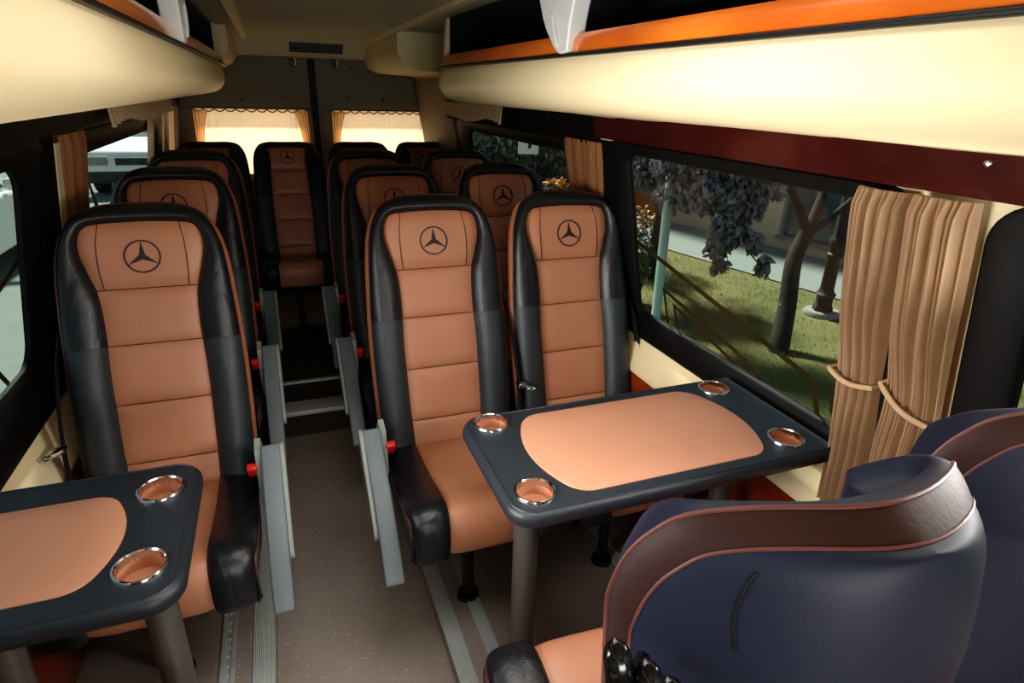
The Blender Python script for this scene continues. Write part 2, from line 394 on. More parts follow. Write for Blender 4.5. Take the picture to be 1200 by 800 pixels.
# rear wall with its two doors
struct(MB().box(-.70, 1.16, Y1, Y1 + .04, -.1, .85).box(-.70, 1.16, Y1, Y1 + .04, 1.255, ZC + .02).box(-.70, -.49, Y1, Y1 + .04, .85, 1.255).box(1.09, 1.16, Y1, Y1 + .04, .85, 1.255).box(.21, .41, Y1, Y1 + .04, .85, 1.255).build('wall_back', K['rear_panel'], smooth=0))
def rear_door(name, x0, x1, gx0, gx1, holes, brkx):
    d = setting(name)
    m = MB(); y = 4.60
    m.box(x0, x1, y, y + .035, 1.245, 1.575, .008); m.box(x0, x1, y, y + .035, .3, .86, .008)
    m.box(x0, gx0, y, y + .035, .86, 1.245); m.box(gx1, x1, y, y + .035, .86, 1.245)
    m.build('door_panel', K['rear_panel'], d, smooth=30)
    for hx, hz in holes:
        MB().prism([(.012 * math.cos(k * PI / 6), .012 * math.sin(k * PI / 6)) for k in range(12)], lambda u, v_, w, hx=hx, hz=hz: (hx + u, w, hz + v_), y - .002, y + .001).build('clip_hole', K['dark'], d, smooth=0)
    b = MB().box(brkx - .016, brkx + .016, y - .02, y + .01, 1.515, 1.572, .003).build('hinge_bracket', K['dark'], d)
    for zz in (1.528, 1.545, 1.56): MB().box(brkx + .017, brkx + .024, y - .018, y + .004, zz - .005, zz + .005).build('bracket_bolt', K['steel'], b)
    g = MB(); g.add([(gx0 - .02, y + .02, .85), (gx1 + .02, y + .02, .85), (gx1 + .02, y + .02, 1.25), (gx0 - .02, y + .02, 1.25)], [(0, 1, 2, 3)])
    g.build('pane', K['windscreen'], d, smooth=0, recalc=False)
    return d
rear_door('door_1', -.58, .265, -.47, .225, [(.04, 1.503), (-.166, 1.302), (.083, 1.318)], .165)
rear_door('door_2', .30, 1.10, .395, 1.07, [(.541, 1.512), (.505, 1.328), (.749, 1.317), (.999, 1.317)], .43)
struct(MB().box(.262, .303, 4.575, 4.62, .1, 1.60, .008).build('trim_17', K['rubber']))
# front bulkhead behind the camera, with the windscreen
struct(MB().box(-.70, 1.16, Y0 - .04, Y0, -.1, .62).box(-.70, 1.16, Y0 - .04, Y0, 1.60, ZC + .02).box(-.70, -.60, Y0 - .04, Y0, .62, 1.60).box(1.02, 1.16, Y0 - .04, Y0, .62, 1.60).build('wall_front', K['cream_panel'], smooth=0))
e = setting('window_6')
g = MB(); g.add([(-.6, Y0 - .02, .62), (1.02, Y0 - .02, .62), (1.02, Y0 - .02, 1.6), (-.6, Y0 - .02, 1.6)], [(0, 1, 2, 3)]); g.build('pane', K['windscreen'], e, smooth=0, recalc=False)
# lower overhead ducts at the rear corners
def duct(name, side, x_in, ya, yb):
    xo = 1.04 if side > 0 else -.60
    pts = [(x_in, ZC), (x_in, 1.56), (x_in + .03 * side, 1.515), (x_in + .09 * side, 1.487), (xo, 1.475), (xo, ZC)]
    return struct(MB().prism(pts, lambda u, v_, w: (u, w, v_), ya, yb).build(name, K['cream_panel'], smooth=35))
duct('trim_18', 1, .62, 3.30, 4.56); duct('trim_19', -1, -.16, 3.55, 4.56)

# ------------------------------------------------------------------ luggage racks
def rack(name, side, lip, ya, yb, bracket_y, label):
    e = empty(name, (0, 0, 0), 0, label, 'luggage rack', 'overhead racks')
    s = side; xw = WX(side, 1.34, .008)
    prof = [(lip + .004 * s, 1.478), (lip - .004 * s, 1.462), (lip - .008 * s, 1.44), (lip - .008 * s, 1.418), (lip - .002 * s, 1.398), (lip + .014 * s, 1.378), (lip + .04 * s, 1.363), (lip + .08 * s, 1.355), (lip + .16 * s, 1.349), (lip + .25 * s, 1.343), (xw, 1.338)]
    prof = [tuple(p) for p in catmull([Vector((a, b, 0)) for a, b in prof], 3)]
    rows = []; n = 60; rnd = random.Random(3 + s)
    wob = [rnd.uniform(-1, 1) for _ in range(n + 2)]
    for i in range(n + 1):
        y = ya + (yb - ya) * i / n
        sh = 1.0
        if s < 0:   # the left shell rounds off at its back end
            t = max(0, (y - (yb - .22)) / .22); sh = t
        row = []
        for k, (x, z, _) in enumerate(prof):
            f = k / (len(prof) - 1)
            zz = z + (.006 * (wob[i] * .5 + wob[i + 1] * .5) if f > .8 else 0) * (f - .8) * 5
            xx = x
            if s < 0 and t > 0:
                xx = x - .10 * (1 - math.sqrt(max(0, 1 - t * t))) * (1 - f)
                zz = zz + .0 * t
            row.append((xx, y, zz))
        rows.append(row)
    MB().grid(rows).build('padded_shell', K['cream'], e, smooth=60)
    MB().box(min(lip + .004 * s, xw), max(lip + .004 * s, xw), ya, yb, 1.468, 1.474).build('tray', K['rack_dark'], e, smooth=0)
    xb = WX(side, 1.55, .01)
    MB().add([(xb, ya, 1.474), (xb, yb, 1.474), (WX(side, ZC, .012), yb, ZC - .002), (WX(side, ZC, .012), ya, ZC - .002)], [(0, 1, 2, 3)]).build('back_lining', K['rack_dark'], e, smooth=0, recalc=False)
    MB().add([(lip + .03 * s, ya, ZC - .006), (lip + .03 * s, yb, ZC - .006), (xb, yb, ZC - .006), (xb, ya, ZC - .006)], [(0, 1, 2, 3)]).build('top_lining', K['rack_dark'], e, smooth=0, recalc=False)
    MB().box(min(lip - .008 * s, lip + .012 * s), max(lip - .008 * s, lip + .012 * s), ya, yb - .01, 1.4775, 1.4865, .003).build('edge_strip', K['dark'], e)
    # wooden lip, leaning inwards
    poly = [(lip + .0 * s, 1.4865), (lip + .002 * s, 1.512), (lip + .012 * s, 1.526), (lip + .026 * s, 1.526), (lip + .026 * s, 1.4865)]
    MB().prism(poly, lambda u, v_, w: (u, w, v_), ya, yb - .012).build('wood_lip', K['orange_wood'], e, smooth=50)
    # closing plates
    pl = [(p[0], p[1]) for p in prof] + [(WX(side, ZC, .01), ZC - .003), (lip + .02 * s, ZC - .003)]
    if s > 0: MB().prism(pl, lambda u, v_, w: (u, w, v_), yb - .012, yb + .022).build('end_plate', K['cream_panel'], e, smooth=50)
    else: MB().prism([(lip + .02 * s, 1.478), (lip + .02 * s, ZC - .003), (WX(side, ZC, .01), ZC - .003), (xb, 1.478)], lambda u, v_, w: (u, w, v_), yb - .012, yb + .01).build('end_plate', K['cream_panel'], e, smooth=50)
    MB().add([(lip + .03 * s, yb - .014, 1.475), (xb, yb - .014, 1.475), (WX(side, ZC, .012), yb - .014, ZC - .004), (lip + .03 * s, yb - .014, ZC - .004)], [(0, 1, 2, 3)]).build('end_dark_sheet', K['rack_dark'], e, smooth=0, recalc=False)  # dark sheet standing just before the cream end plate
    # white bracket between lip and roof
    for by in bracket_y:
        front = [(by + .00, 1.4868), (by + .05, 1.4868), (by + .10, 1.52), (by + .145, 1.565), (by + .20, ZC - .004)]
        back = [(by - .07, ZC - .004), (by - .03, 1.60), (by - .01, 1.55)]
        pts2 = [tuple(p)[:2] for p in catmull([Vector((a, b, 0)) for a, b in front], 5)] + [tuple(p)[:2] for p in catmull([Vector((a, b, 0)) for a, b in back], 5)]
        m = MB()
        m.prism(pts2, lambda u, v_, w: (lip + w * s, u, v_), -.014, .03)
        br = m.build('bracket', K['white_plastic'], e, smooth=50)
        mo = br.modifiers.new('soft', 'BEVEL'); mo.width = .008; mo.segments = 3; mo.limit_method = 'ANGLE'; mo.angle_limit = math.radians(50)
        rib = [tuple(p) for p in catmull([Vector((lip - .016 * s, by + .045, 1.50)), Vector((lip - .018 * s, by + .06, 1.53)), Vector((lip - .016 * s, by + .085, 1.575))], 6)]
        MB().tube(rib, [.002] + [.0045] * (len(rib) - 2) + [.002], 8).build('bracket_rib', K['white_plastic'], br)
        m = MB()
        for k in range(22): m.box(min(xb - .012 * s, xb), max(xb - .012 * s, xb), by - .10, by + .02, 1.478 + k * .008, 1.4835 + k * .008)
        m.build('ribbed_strip', K['vent'], e, smooth=0)
    return e
rack('luggage_rack', 1, .655, Y0 + .02, 2.56, [1.375], 'overhead rack along the right side with cream padded shell and orange wood lip')
rack('luggage_rack', -1, -.185, Y0 + .02, 3.42, [1.75], 'overhead rack along the left side with cream padded shell rounded at its far end')

# ------------------------------------------------------------------ seats
OUT = [(.198, 0), (.206, .15), (.208, .33), (.205, .45), (.200, .54), (.196, .60), (.188, .66), (.173, .708), (.146, .750), (.088, .777), (0, .784)]
INN = [(.105, 0), (.110, .15), (.112, .33), (.108, .45), (.112, .54), (.128, .60), (.141, .652), (.139, .693), (.121, .721), (.075, .729), (0, .731)]
def full(pts, per=6):
    h = catmull([Vector((a, b, 0)) for a, b in pts], per)
    r = [(p.x, p.y) for p in h]
    return r + [(-x, v) for x, v in reversed(r[:-1])]      # right bottom -> top -> left bottom
TOPD = 0.0
def squash(P): return [(x, v - TOPD * max(0, (v - .6) / .184)) for x, v in P]
FO, FI = full(OUT), full(INN)
NP = len(FO); HALF = NP // 2
def n_edge(x, v):     # how far forward the front piping sits; the head wings reach further forward
    b = .046 + (.058 if TOPD else .012) * max(0, min(1, (v - .40) / .2))
    return (-.035 if TOPD else -.045) + b * min(1.1, (abs(x) / .20) ** 1.8)
def back_pt(x, n, v): return (x, -n, v)
def bol_bulge(v):
    if TOPD: return interp(v, [0, .10, .30, .45, .53, .60, .66, .70, .735, .742], [.030, .038, .040, .038, .050, .086, .088, .055, .018, .010])
    return interp(v + TOPD * max(0, (v - .6) / .15), [0, .10, .30, .45, .58, .66, .72, .76, .79], [.030, .038, .040, .036, .032, .030, .026, .022, .020])
def inner_w(v):
    hs = FI[:HALF + 1]
    for i in range(len(hs) - 1):
        if hs[i][1] <= v <= hs[i + 1][1]:
            t = (v - hs[i][1]) / max(1e-9, hs[i + 1][1] - hs[i][1]); return hs[i][0] + t * (hs[i + 1][0] - hs[i][0])
    return hs[-1][0]
SPLIT = .405
TS = [0, .04, .1, .18, .28, .4, .52, .64, .75, .85, .92, .97, 1.0]
def bol_row(i):
    (xo, vo), (xi, vi) = FO[i], FI[i]; ne = n_edge(xo, vo); B = bol_bulge(vo); row = []
    for t in TS:
        q = 1 - abs(2 * t - 1) ** 2.4
        hug = 0
        if TOPD: hug = .95 * max(0, B - .030) * q ** .5 * min(1, max(-1, xo / .06))     # head wings curl inwards
        row.append(back_pt(xi + (xo - xi) * t - hug, ne * t * t + B * q ** (.5 if TOPD else .75) - .004 * (1 - t), vi + (vo - vi) * t))
    return row
def sub_index(v):      # index along the right half where the outer outline reaches v
    for i in range(HALF): 
        if FO[i][1] >= v: return i
def seat_meshes():
    M_ = {}
    k = sub_index(SPLIT)
    m = MB(); m.grid([bol_row(i) for i in range(k, NP - k)]); M_['upper_bolster'] = (m, 'navy' if TOPD else 'black')  # near seats take the blue-tinted copy of the black leather
    for sfx, rng in (('a', range(0, k + 1)), ('b', range(NP - k - 1, NP))):
        rows = []
        for i in rng:
            r = bol_row(i); d = min(abs(i - k), abs(i - (NP - k - 1)))
            rows.append([(x, y + (.004 if d == 0 else 0), z) for x, y, z in r])
        m = MB(); m.grid(rows); M_['lower_bolster_' + sfx] = (m, 'lit_black')
    # centre sections, puffed between their seams
    cuts = [0.0, .094, .255, .413, .559]
    for j in range(4):
        a, b = cuts[j], cuts[j + 1]; rows = []; nr = 12
        for i in range(nr + 1):
            t = i / nr; t = .5 - .5 * math.cos(PI * t); v = a + (b - a) * t; w = inner_w(v); row = []
            for u in range(-10, 11):
                uu = u / 10; p = .009 * (1 - abs(2 * t - 1) ** 7) * (1 - .75 * uu ** 6) - .001
                row.append(back_pt(uu * (w + .002), p, v))
            rows.append(row)
        m = MB(); m.grid(rows); M_['back_section_%d' % j] = (m, 'tan')
    rows = []; vt = FI[HALF][1]; vs = [.559 + (vt - .559) * (1 - (1 - i / 22) ** 2.0) for i in range(23)]
    for i, v in enumerate(vs):
        t = (v - .559) / (vt - .559); w = inner_w(v); row = []
        for u in range(-14, 15):
            uu = u / 14; x = uu * (w + .001)
            p = .016 * (1 - abs(2 * t - 1) ** 4) * (1 - abs(uu) ** 8) + .012 * max(0, abs(x) / .14 - .62) * (1 if t > .1 else 0)
            row.append(back_pt(x, p - .001, v))
        rows.append(row)
    m = MB(); m.grid(rows); M_['head_panel'] = (m, 'tan')
    m = MB()
    for s, nm in ((1, 'a'), (-1, 'b')):
        m = MB(); M_['head_seam_' + nm] = (m, 'seam'); m.tube([back_pt(s * x, n, v) for x, n, v in ((.098, .007, .561), (.101, .0155, .60), (.102, .0165, .64), (.100, .0158, .68), (.094, .0085, .716), (.092, .001, .727))], .0011, 6)
    for j, c_ in enumerate(cuts[1:5]):
        w_ = inner_w(c_); m = MB(); m.tube([back_pt(w_ * u / 8, .0012 - .001 * abs(u / 8) ** 4, c_) for u in range(-8, 9)], .0011, 6); M_['back_seam_%d' % j] = (m, 'seam')
    # gusset round the outside
    rows = []
    for i in range(NP):
        x, v = FO[i]; ne = n_edge(x, v); r = []
        for t in (0, .12, .28, .45, .65, .85, 1):
            k_ = 1 - .055 * t; ox = x * k_; ov = v - (.018 * t if v > .3 else .018 * t * v / .3)
            r.append(back_pt(ox + ((.003 if TOPD else .014) * min(1, max(-1, x / .05))) * math.sin(PI * t ** .8) , ne - (.030 if TOPD else .058) * t, ov))
        rows.append(r)
    m = MB(); m.grid(rows); M_['side_band'] = (m, 'shaded_gusset' if TOPD else 'tan_gusset')  # near seats take the darkened copy of the gusset leather
    rear = [(x * .945, v - (.018 if v > .3 else .018 * v / .3), n_edge(x, v) - (.030 if TOPD else .058)) for x, v in FO]
    m = MB(); m.tube([back_pt(x, n_edge(x, v), v) for x, v in FO], .0022, 6); M_['front_piping'] = (m, 'piping')
    m = MB(); m.tube([back_pt(x, n, v) for x, v, n in rear], .0018, 6); M_['rear_piping'] = (m, 'piping')
    # rear shell
    rows = []
    for i in range(HALF + 1):
        xr, v, n = rear[i]; row = []
        for u in range(-10, 11):
            uu = u / 10; nc = -.075 - .022 * min(1, max(0, (rear[HALF][1] - v) / .12)) ** .5; nc = min(nc, n) if i < HALF else n
            nn = nc + (n - nc) * abs(uu) ** 2.4
            row.append(back_pt(uu * xr, nn, v))
        rows.append(row)
    m = MB(); m.grid(rows); M_['rear_shell'] = (m, 'navy')
    if TOPD:
        pts = []
        for k in range(15):
            t = k / 14; v = rear[HALF][1] - .030 - .075 * t; uu = .84 - .11 * t
            hs = rear[:HALF + 1]; i = next((j for j in range(HALF) if hs[j][1] <= v <= hs[j + 1][1]), HALF - 1); xr, _, n = hs[i]
            nc = min(n, -.075 - .022 * min(1, max(0, (rear[HALF][1] - v) / .12)) ** .5)
            pts.append(back_pt(uu * xr, nc + (n - nc) * abs(uu) ** 2.4 - .0008, v))
        m = MB(); m.tube(pts, .0012, 6); M_['shell_seam'] = (m, 'dark')
    # emblem: ring with a three pointed star
    m = MB(); cv = .640; nf = .0165; n_ = 40
    ring = []
    for r, dn in ((.0425, 0), (.0425, .0012), (.0388, .0012), (.0388, 0)):
        ring.append([back_pt(r * math.cos(2 * PI * k / n_), nf + dn, cv + r * math.sin(2 * PI * k / n_)) for k in range(n_)])
    m.grid(ring, close=True)
    for a in (90, 210, 330):
        a = math.radians(a); d = Vector((math.cos(a), math.sin(a))); q = Vector((-d.y, d.x))
        tip = d * .0395; l = d * .004 + q * .0068; r = d * .004 - q * .0068; o0 = Vector((0, 0)); mid = d * .012
        P = lambda p, dn: back_pt(p.x, nf + dn, cv + p.y)
        m.add([P(tip, .0008), P(l, .0006), P(o0, .0022), P(r, .0006)], [(0, 1, 2), (0, 2, 3)])
    M_['emblem'] = (m, 'emblem')
    return M_
HZ = .36
CUSH = [(.02, .345), (.0, .372), (-.06, .383), (-.14, .392), (-.22, .408), (-.30, .430), (-.36, .447), (-.405, .455), (-.432, .450), (-.449, .430), (-.455, .400), (-.453, .365), (-.446, .335), (-.43, .326)]
def cushion_meshes():
    cu = [(p.x, p.y) for p in catmull([Vector((a, b, 0)) for a, b in CUSH], 4)]; N_ = len(cu); nor = []
    for i in range(N_):
        a = Vector(cu[max(0, i - 1)]); b = Vector(cu[min(N_ - 1, i + 1)]); t = (b - a).normalized(); nor.append(Vector((t.y, -t.x)) * (1 if True else 1))
    # outward normal: up on the top run
    nor = [n if (n.y > 0 or (cu[i][0] < -.43 and n.x < 0)) else -n for i, n in enumerate(nor)]
    def pt(x, i, h): return (x, cu[i][0] + nor[i].x * h, cu[i][1] + nor[i].y * h)
    def bw(i): return interp(-cu[i][0], [0, .2, .35, .45], [.106, .110, .114, .118])
    out = {}
    rows = []
    for i in range(N_):
        w = bw(i); rows.append([pt(u / 8 * (w + .001), i, .006 * (1 - (u / 8) ** 6)) for u in range(-8, 9)])
    m = MB(); m.grid(rows); out['seat_panel'] = (m, 'tan')
    for s, nm in ((1, 'a'), (-1, 'b')):
        rows = []
        for i in range(N_):
            w = bw(i); W_ = interp(-cu[i][0], [0, .12, .3, .40, .46], [.188, .205, .215, .215, .208]); row = []
            for t in (0, .06, .15, .3, .5, .68, .82, .92, .97, 1.0):
                q = 1 - abs(2 * t - 1) ** 4
                row.append(pt(s * (w + (W_ - w) * t), i, .018 * q ** .6 - .006 * t * t))
            x, y, z = row[-1]
            dz = min(.085, z - .318)
            row += [(s * (W_ + .004), y + .004 * 0, z - dz * .5), (s * (W_ - .004), y, z - max(.0, dz))]
            rows.append(row)
        m = MB(); m.grid(rows); out['seat_bolster_' + nm] = (m, 'black')
        m = MB(); m.tube([pt(s * interp(-cu[i][0], [0, .12, .3, .40, .46], [.190, .207, .217, .217, .210]), i, -.012) for i in range(1, N_ - 2)], .003, 6)
        out['seat_piping_' + nm] = (m, 'piping')
    m = MB()
    m.prism([(.03, .345), (.0, .33), (-.2, .335), (-.42, .33), (-.425, .318), (-.36, .27), (-.05, .255), (.03, .27)], lambda u, v, w: (w, u, v), -.195, .195)
    out['seat_frame'] = (m, 'dark')
    return out
SM = {k: (m.build('tmp_' + k, K[mt], None, smooth=45).data, ) for k, (m, mt) in {**seat_meshes()}.items()}
TOPD = .042; FO, FI = squash(full(OUT)), squash(full(INN))
SMN = {k: (m.build('tmp_' + k, K[mt], None, smooth=45).data, ) for k, (m, mt) in {**seat_meshes()}.items()}
CM = {k: (m.build('tmp_' + k, K[mt], None, smooth=45).data, ) for k, (m, mt) in cushion_meshes().items()}
for o in list(C.objects):
    if o.name.startswith('tmp_'): bpy.data.objects.remove(o)
EXTRA = {}
def child(name, me, parent, loc=(0, 0, 0), rx=0):
    o = bpy.data.objects.new(name, me); C.objects.link(o); o.parent = parent; o.location = loc; o.rotation_euler = (rx, 0, 0); return o
def seat(kind, x, y, z, label, recline=16, face=0, belt=True, near=False):
    """kind: -1 armrest on the low-x side of its own front view, +1 on the other, 0 none"""
    e = empty('coach_seat', (x, y, z), face, label, 'seat', 'leather coach seats')
    r = -math.radians(recline)
    for k, (me,) in (SMN if near else SM).items():
        nm = k[:-2] if k[-2:] in ('_a', '_b', '_0', '_1', '_2', '_3') else k
        child(nm, me, e, (0, 0, HZ), r)
    for k, (me,) in CM.items():
        nm = k[:-2] if k[-2:] in ('_a', '_b') else k
        child(nm, me, e)
    if 'base' not in EXTRA:
        m = MB(); m.tube([(-.02, -.27, .30), (-.02, -.27, .012)], .016, 12); m.lathe([(.0001, .014), (.03, .014), (.034, .0)], (-.02, -.27, 0), 14)
        EXTRA['leg1'] = m.build('tmp', K['dark'], None).data
        m = MB(); m.tube([(-.02, -.02, .30), (-.02, -.06, .012)], .016, 12); m.lathe([(.0001, .014), (.03, .014), (.034, .0)], (-.02, -.06, 0), 14)
        EXTRA['leg2'] = m.build('tmp', K['dark'], None).data
        EXTRA['base'] = 1
        for s in (-1, 1):
            # armrest plank sloping forwards and down
            c0, c1 = Vector((-.13, .535)), Vector((-.435, .262)); d = (c1 - c0).normalized(); q = Vector((d.y, -d.x))
            if q.y < 0: q = -q
            L_ = (c1 - c0).length
            ctl = [(0, .012), (.10, .022), (.22, .030), (.32, .026), (L_, .010)]; top = [c0 + d * a + q * b for a, b in ctl]
            bot = [c0 + d * a + q * b for a, b in [(L_ - .004, -.020), (.30, -.010), (.2, -.006), (.1, -.012), (0, -.022)]]
            poly = [(p.x, p.y) for p in catmull([Vector((p.x, p.y, 0)) for p in top], 5)] + [(p.x, p.y) for p in catmull([Vector((p.x, p.y, 0)) for p in bot], 5)]
            m = MB(); m.prism(poly, lambda u, v, w: (w, u, v), s * .232, s * .280); o = m.build('tmp', K['grey_plastic'], None)
            mo = o.data; bm = bmesh.new(); bm.from_mesh(mo)
            es = [ed for ed in bm.edges if len(ed.link_faces) == 2 and ed.calc_face_angle() > .9]
            bmesh.ops.bevel(bm, geom=es, offset=.006, segments=3, affect='EDGES', profile=.5); bm.to_mesh(mo); bm.free()
            mo.polygons.foreach_set('use_smooth', [True] * len(mo.polygons)); mo.set_sharp_from_angle(angle=.9)
            EXTRA['arm%d' % s] = mo
            pc = [c0 + d * a + q * b for a, b in [(.005, .008), (.12, .014), (.26, .016), (.29, -.010), (.25, -.034), (.15, -.052), (.06, -.050), (.005, -.03)]]
            poly = [(p.x, p.y) for p in catmull([Vector((p.x, p.y, 0)) for p in pc], 5, True)]
            m = MB(); m.prism(poly, lambda u, v, w: (w, u, v), s * .279, s * .289); EXTRA['cover%d' % s] = m.build('tmp', K['pale_plastic'], None).data
            m = MB(); m.prism([(.0, .33), (-.12, .34), (-.16, .42), (-.145, .53), (-.10, .545), (-.06, .50), (.02, .42)], lambda u, v, w: (w, u, v), s * .217, s * .232)
            EXTRA['pivot%d' % s] = m.build('tmp', K['pale_plastic'], None).data
            m = MB(); m.tube([(s * .196, -.06, .34), (s * .203, -.10, .42), (s * .205, -.125, .455)], .009, 8); EXTRA['stalk%d' % s] = m.build('tmp', K['dark'], None).data
            T = Matrix.Translation((s * .207, -.138, .475)) @ Matrix.Rotation(math.radians(35), 4, 'X')
            m = MB(); m.box(-.013, .013, -.010, .010, -.022, .022, .004, T); EXTRA['buckle%d' % s] = m.build('tmp', K['red'], None).data
            m = MB(); m.box(-.015, -.006, -.0115, -.004, -.012, .008, 0, T); EXTRA['slot%d' % s] = m.build('tmp', K['dark'], None).data
            # belt hanging at the other side
            pts = [(s * .222, .16, .80), (s * .232, .09, .70), (s * .238, .03, .55), (s * .236, .0, .44), (s * .228, -.02, .34)]
            rows = []
            for p in catmull([Vector(p) for p in pts], 5):
                rows.append([(p.x - .003 * s, p.y - .022, p.z - .006), (p.x, p.y - .012, p.z), (p.x + .002 * s, p.y + .012, p.z), (p.x - .001 * s, p.y + .022, p.z + .006)])
            m = MB(); m.grid(rows); o = m.build('tmp', K['web'], None); EXTRA['belt%d' % s] = o.data
            T = Matrix.Translation((s * .240, .0, .54)) @ Matrix.Rotation(math.radians(20 * s), 4, 'Y')
            m = MB(); m.box(-.020, .020, -.026, .006, -.006, .006, .003, T); m.tube([Vector((s * .24 + q_ * .012 + .02 * s, -.03, .535 + w_ * .006)) for q_, w_ in ((-1, 0), (0, 1), (1, 0), (0, -1))], .003, 6, closed=True)
            EXTRA['tongue%d' % s] = m.build('tmp', K['chrome'], None).data
        for o in list(C.objects):
            if o.name.startswith('tmp'): bpy.data.objects.remove(o)
    child('leg', EXTRA['leg1'], e); child('leg', EXTRA['leg2'], e)
    if kind:
        a = child('armrest', EXTRA['arm%d' % kind], e); child('armrest_cover', EXTRA['cover%d' % kind], a)
        child('armrest_pivot', EXTRA['pivot%d' % kind], e)
        b = child('buckle_stalk', EXTRA['stalk%d' % kind], e); bb = child('red_buckle', EXTRA['buckle%d' % kind], b); 
    if belt:
        s = -kind if kind else 1
        b = child('seat_belt', EXTRA['belt%d' % s], e); child('belt_tongue', EXTRA['tongue%d' % s], b)
    return e

XL, XA, XB = -.352, .417, .868
seat(1, XL, 1.60, 0, 'tan and black seat facing the small left table, whole emblem in view')
seat(-1, XA, 1.60, 0, 'brightly lit tan and black leather seat beside the aisle, facing the large table')
seat(0, XB, 1.60, 0, 'tan and black window seat at the large table, belt hanging by the sill')
seat(1, XL, 2.24, .02, 'dim seat behind the left table seat, only the upper half of its emblem showing')
seat(-1, XA, 2.24, .02, 'dim aisle seat right behind the lit aisle seat at the large table')
seat(0, XB, 2.24, .02, 'dim window seat right behind the window seat at the large table')
seat(1, XL, 2.88, .02, 'third seat of the single column along the left windows, mostly hidden')
seat(-1, XA, 2.89, .02, 'dark aisle seat of the third double row, nearly hidden', belt=False)
seat(0, XB, 2.89, .02, 'dark window seat of the third double row, its rounded shoulder against the far window', belt=False)
RX = (-.36, .065, .50, .915)
RL = ('black silhouetted seat of the back row, in the left rear corner', 'back row seat facing straight down the aisle, tan cushion faintly lit',
      'black silhouetted back row seat just right of the rear door seam', 'black silhouetted back row seat in the right rear corner')
for x, l in zip(RX, RL): seat(0, x, 3.93, .02, l, recline=19, belt=False, near=True)
fa = seat(1, .443, .30, 0, 'seat seen from behind at the large table, blue-black back, brown piping, curled bolster', recline=0, face=PI - .055, belt=False, near=True)
fb = seat(0, .885, .335, 0, 'seat seen from behind at the right edge beside the tied curtains', recline=0, face=PI - .03, belt=False, near=True)
fl = seat(-1, XL - .01, .285, 0, 'seat at the bottom left corner, only its brown curved shoulder showing', recline=0, face=PI, belt=False, near=True)
# black ribbed adjuster on the near seat
m = MB()
kn = None
for k, (dx, dy, dz, L_) in enumerate(((-.008, .004, .010, .045), (.010, -.008, .0, .038), (.026, -.014, -.014, .034))):
    c = Vector((.188 + dx, .252 + dy, 1.030 + dz)); pp = []; rr = []
    for j in range(17):
        t = j / 16; pp.append(tuple(c + Vector((.004 * t, -.010 * math.sin(PI * min(1, t * 1.3)), L_ * (.42 - 1.75 * t))))); rr.append(max(.0005, .0105 * math.sqrt(max(0, 1 - (1 - min(1, t / .22)) ** 2))))
    m.tube(pp, rr, 18)
m.tube([(.196, .250, .985), (.215, .275, .965), (.25, .31, .95)], .007, 8)
kn = m.build('adjuster_lever', K['gloss_black'], None)
kn.parent = fa; kn.matrix_parent_inverse = (Matrix.Translation((.443, .30, 0)) @ Matrix.Rotation(PI - .055, 4, 'Z')).inverted()

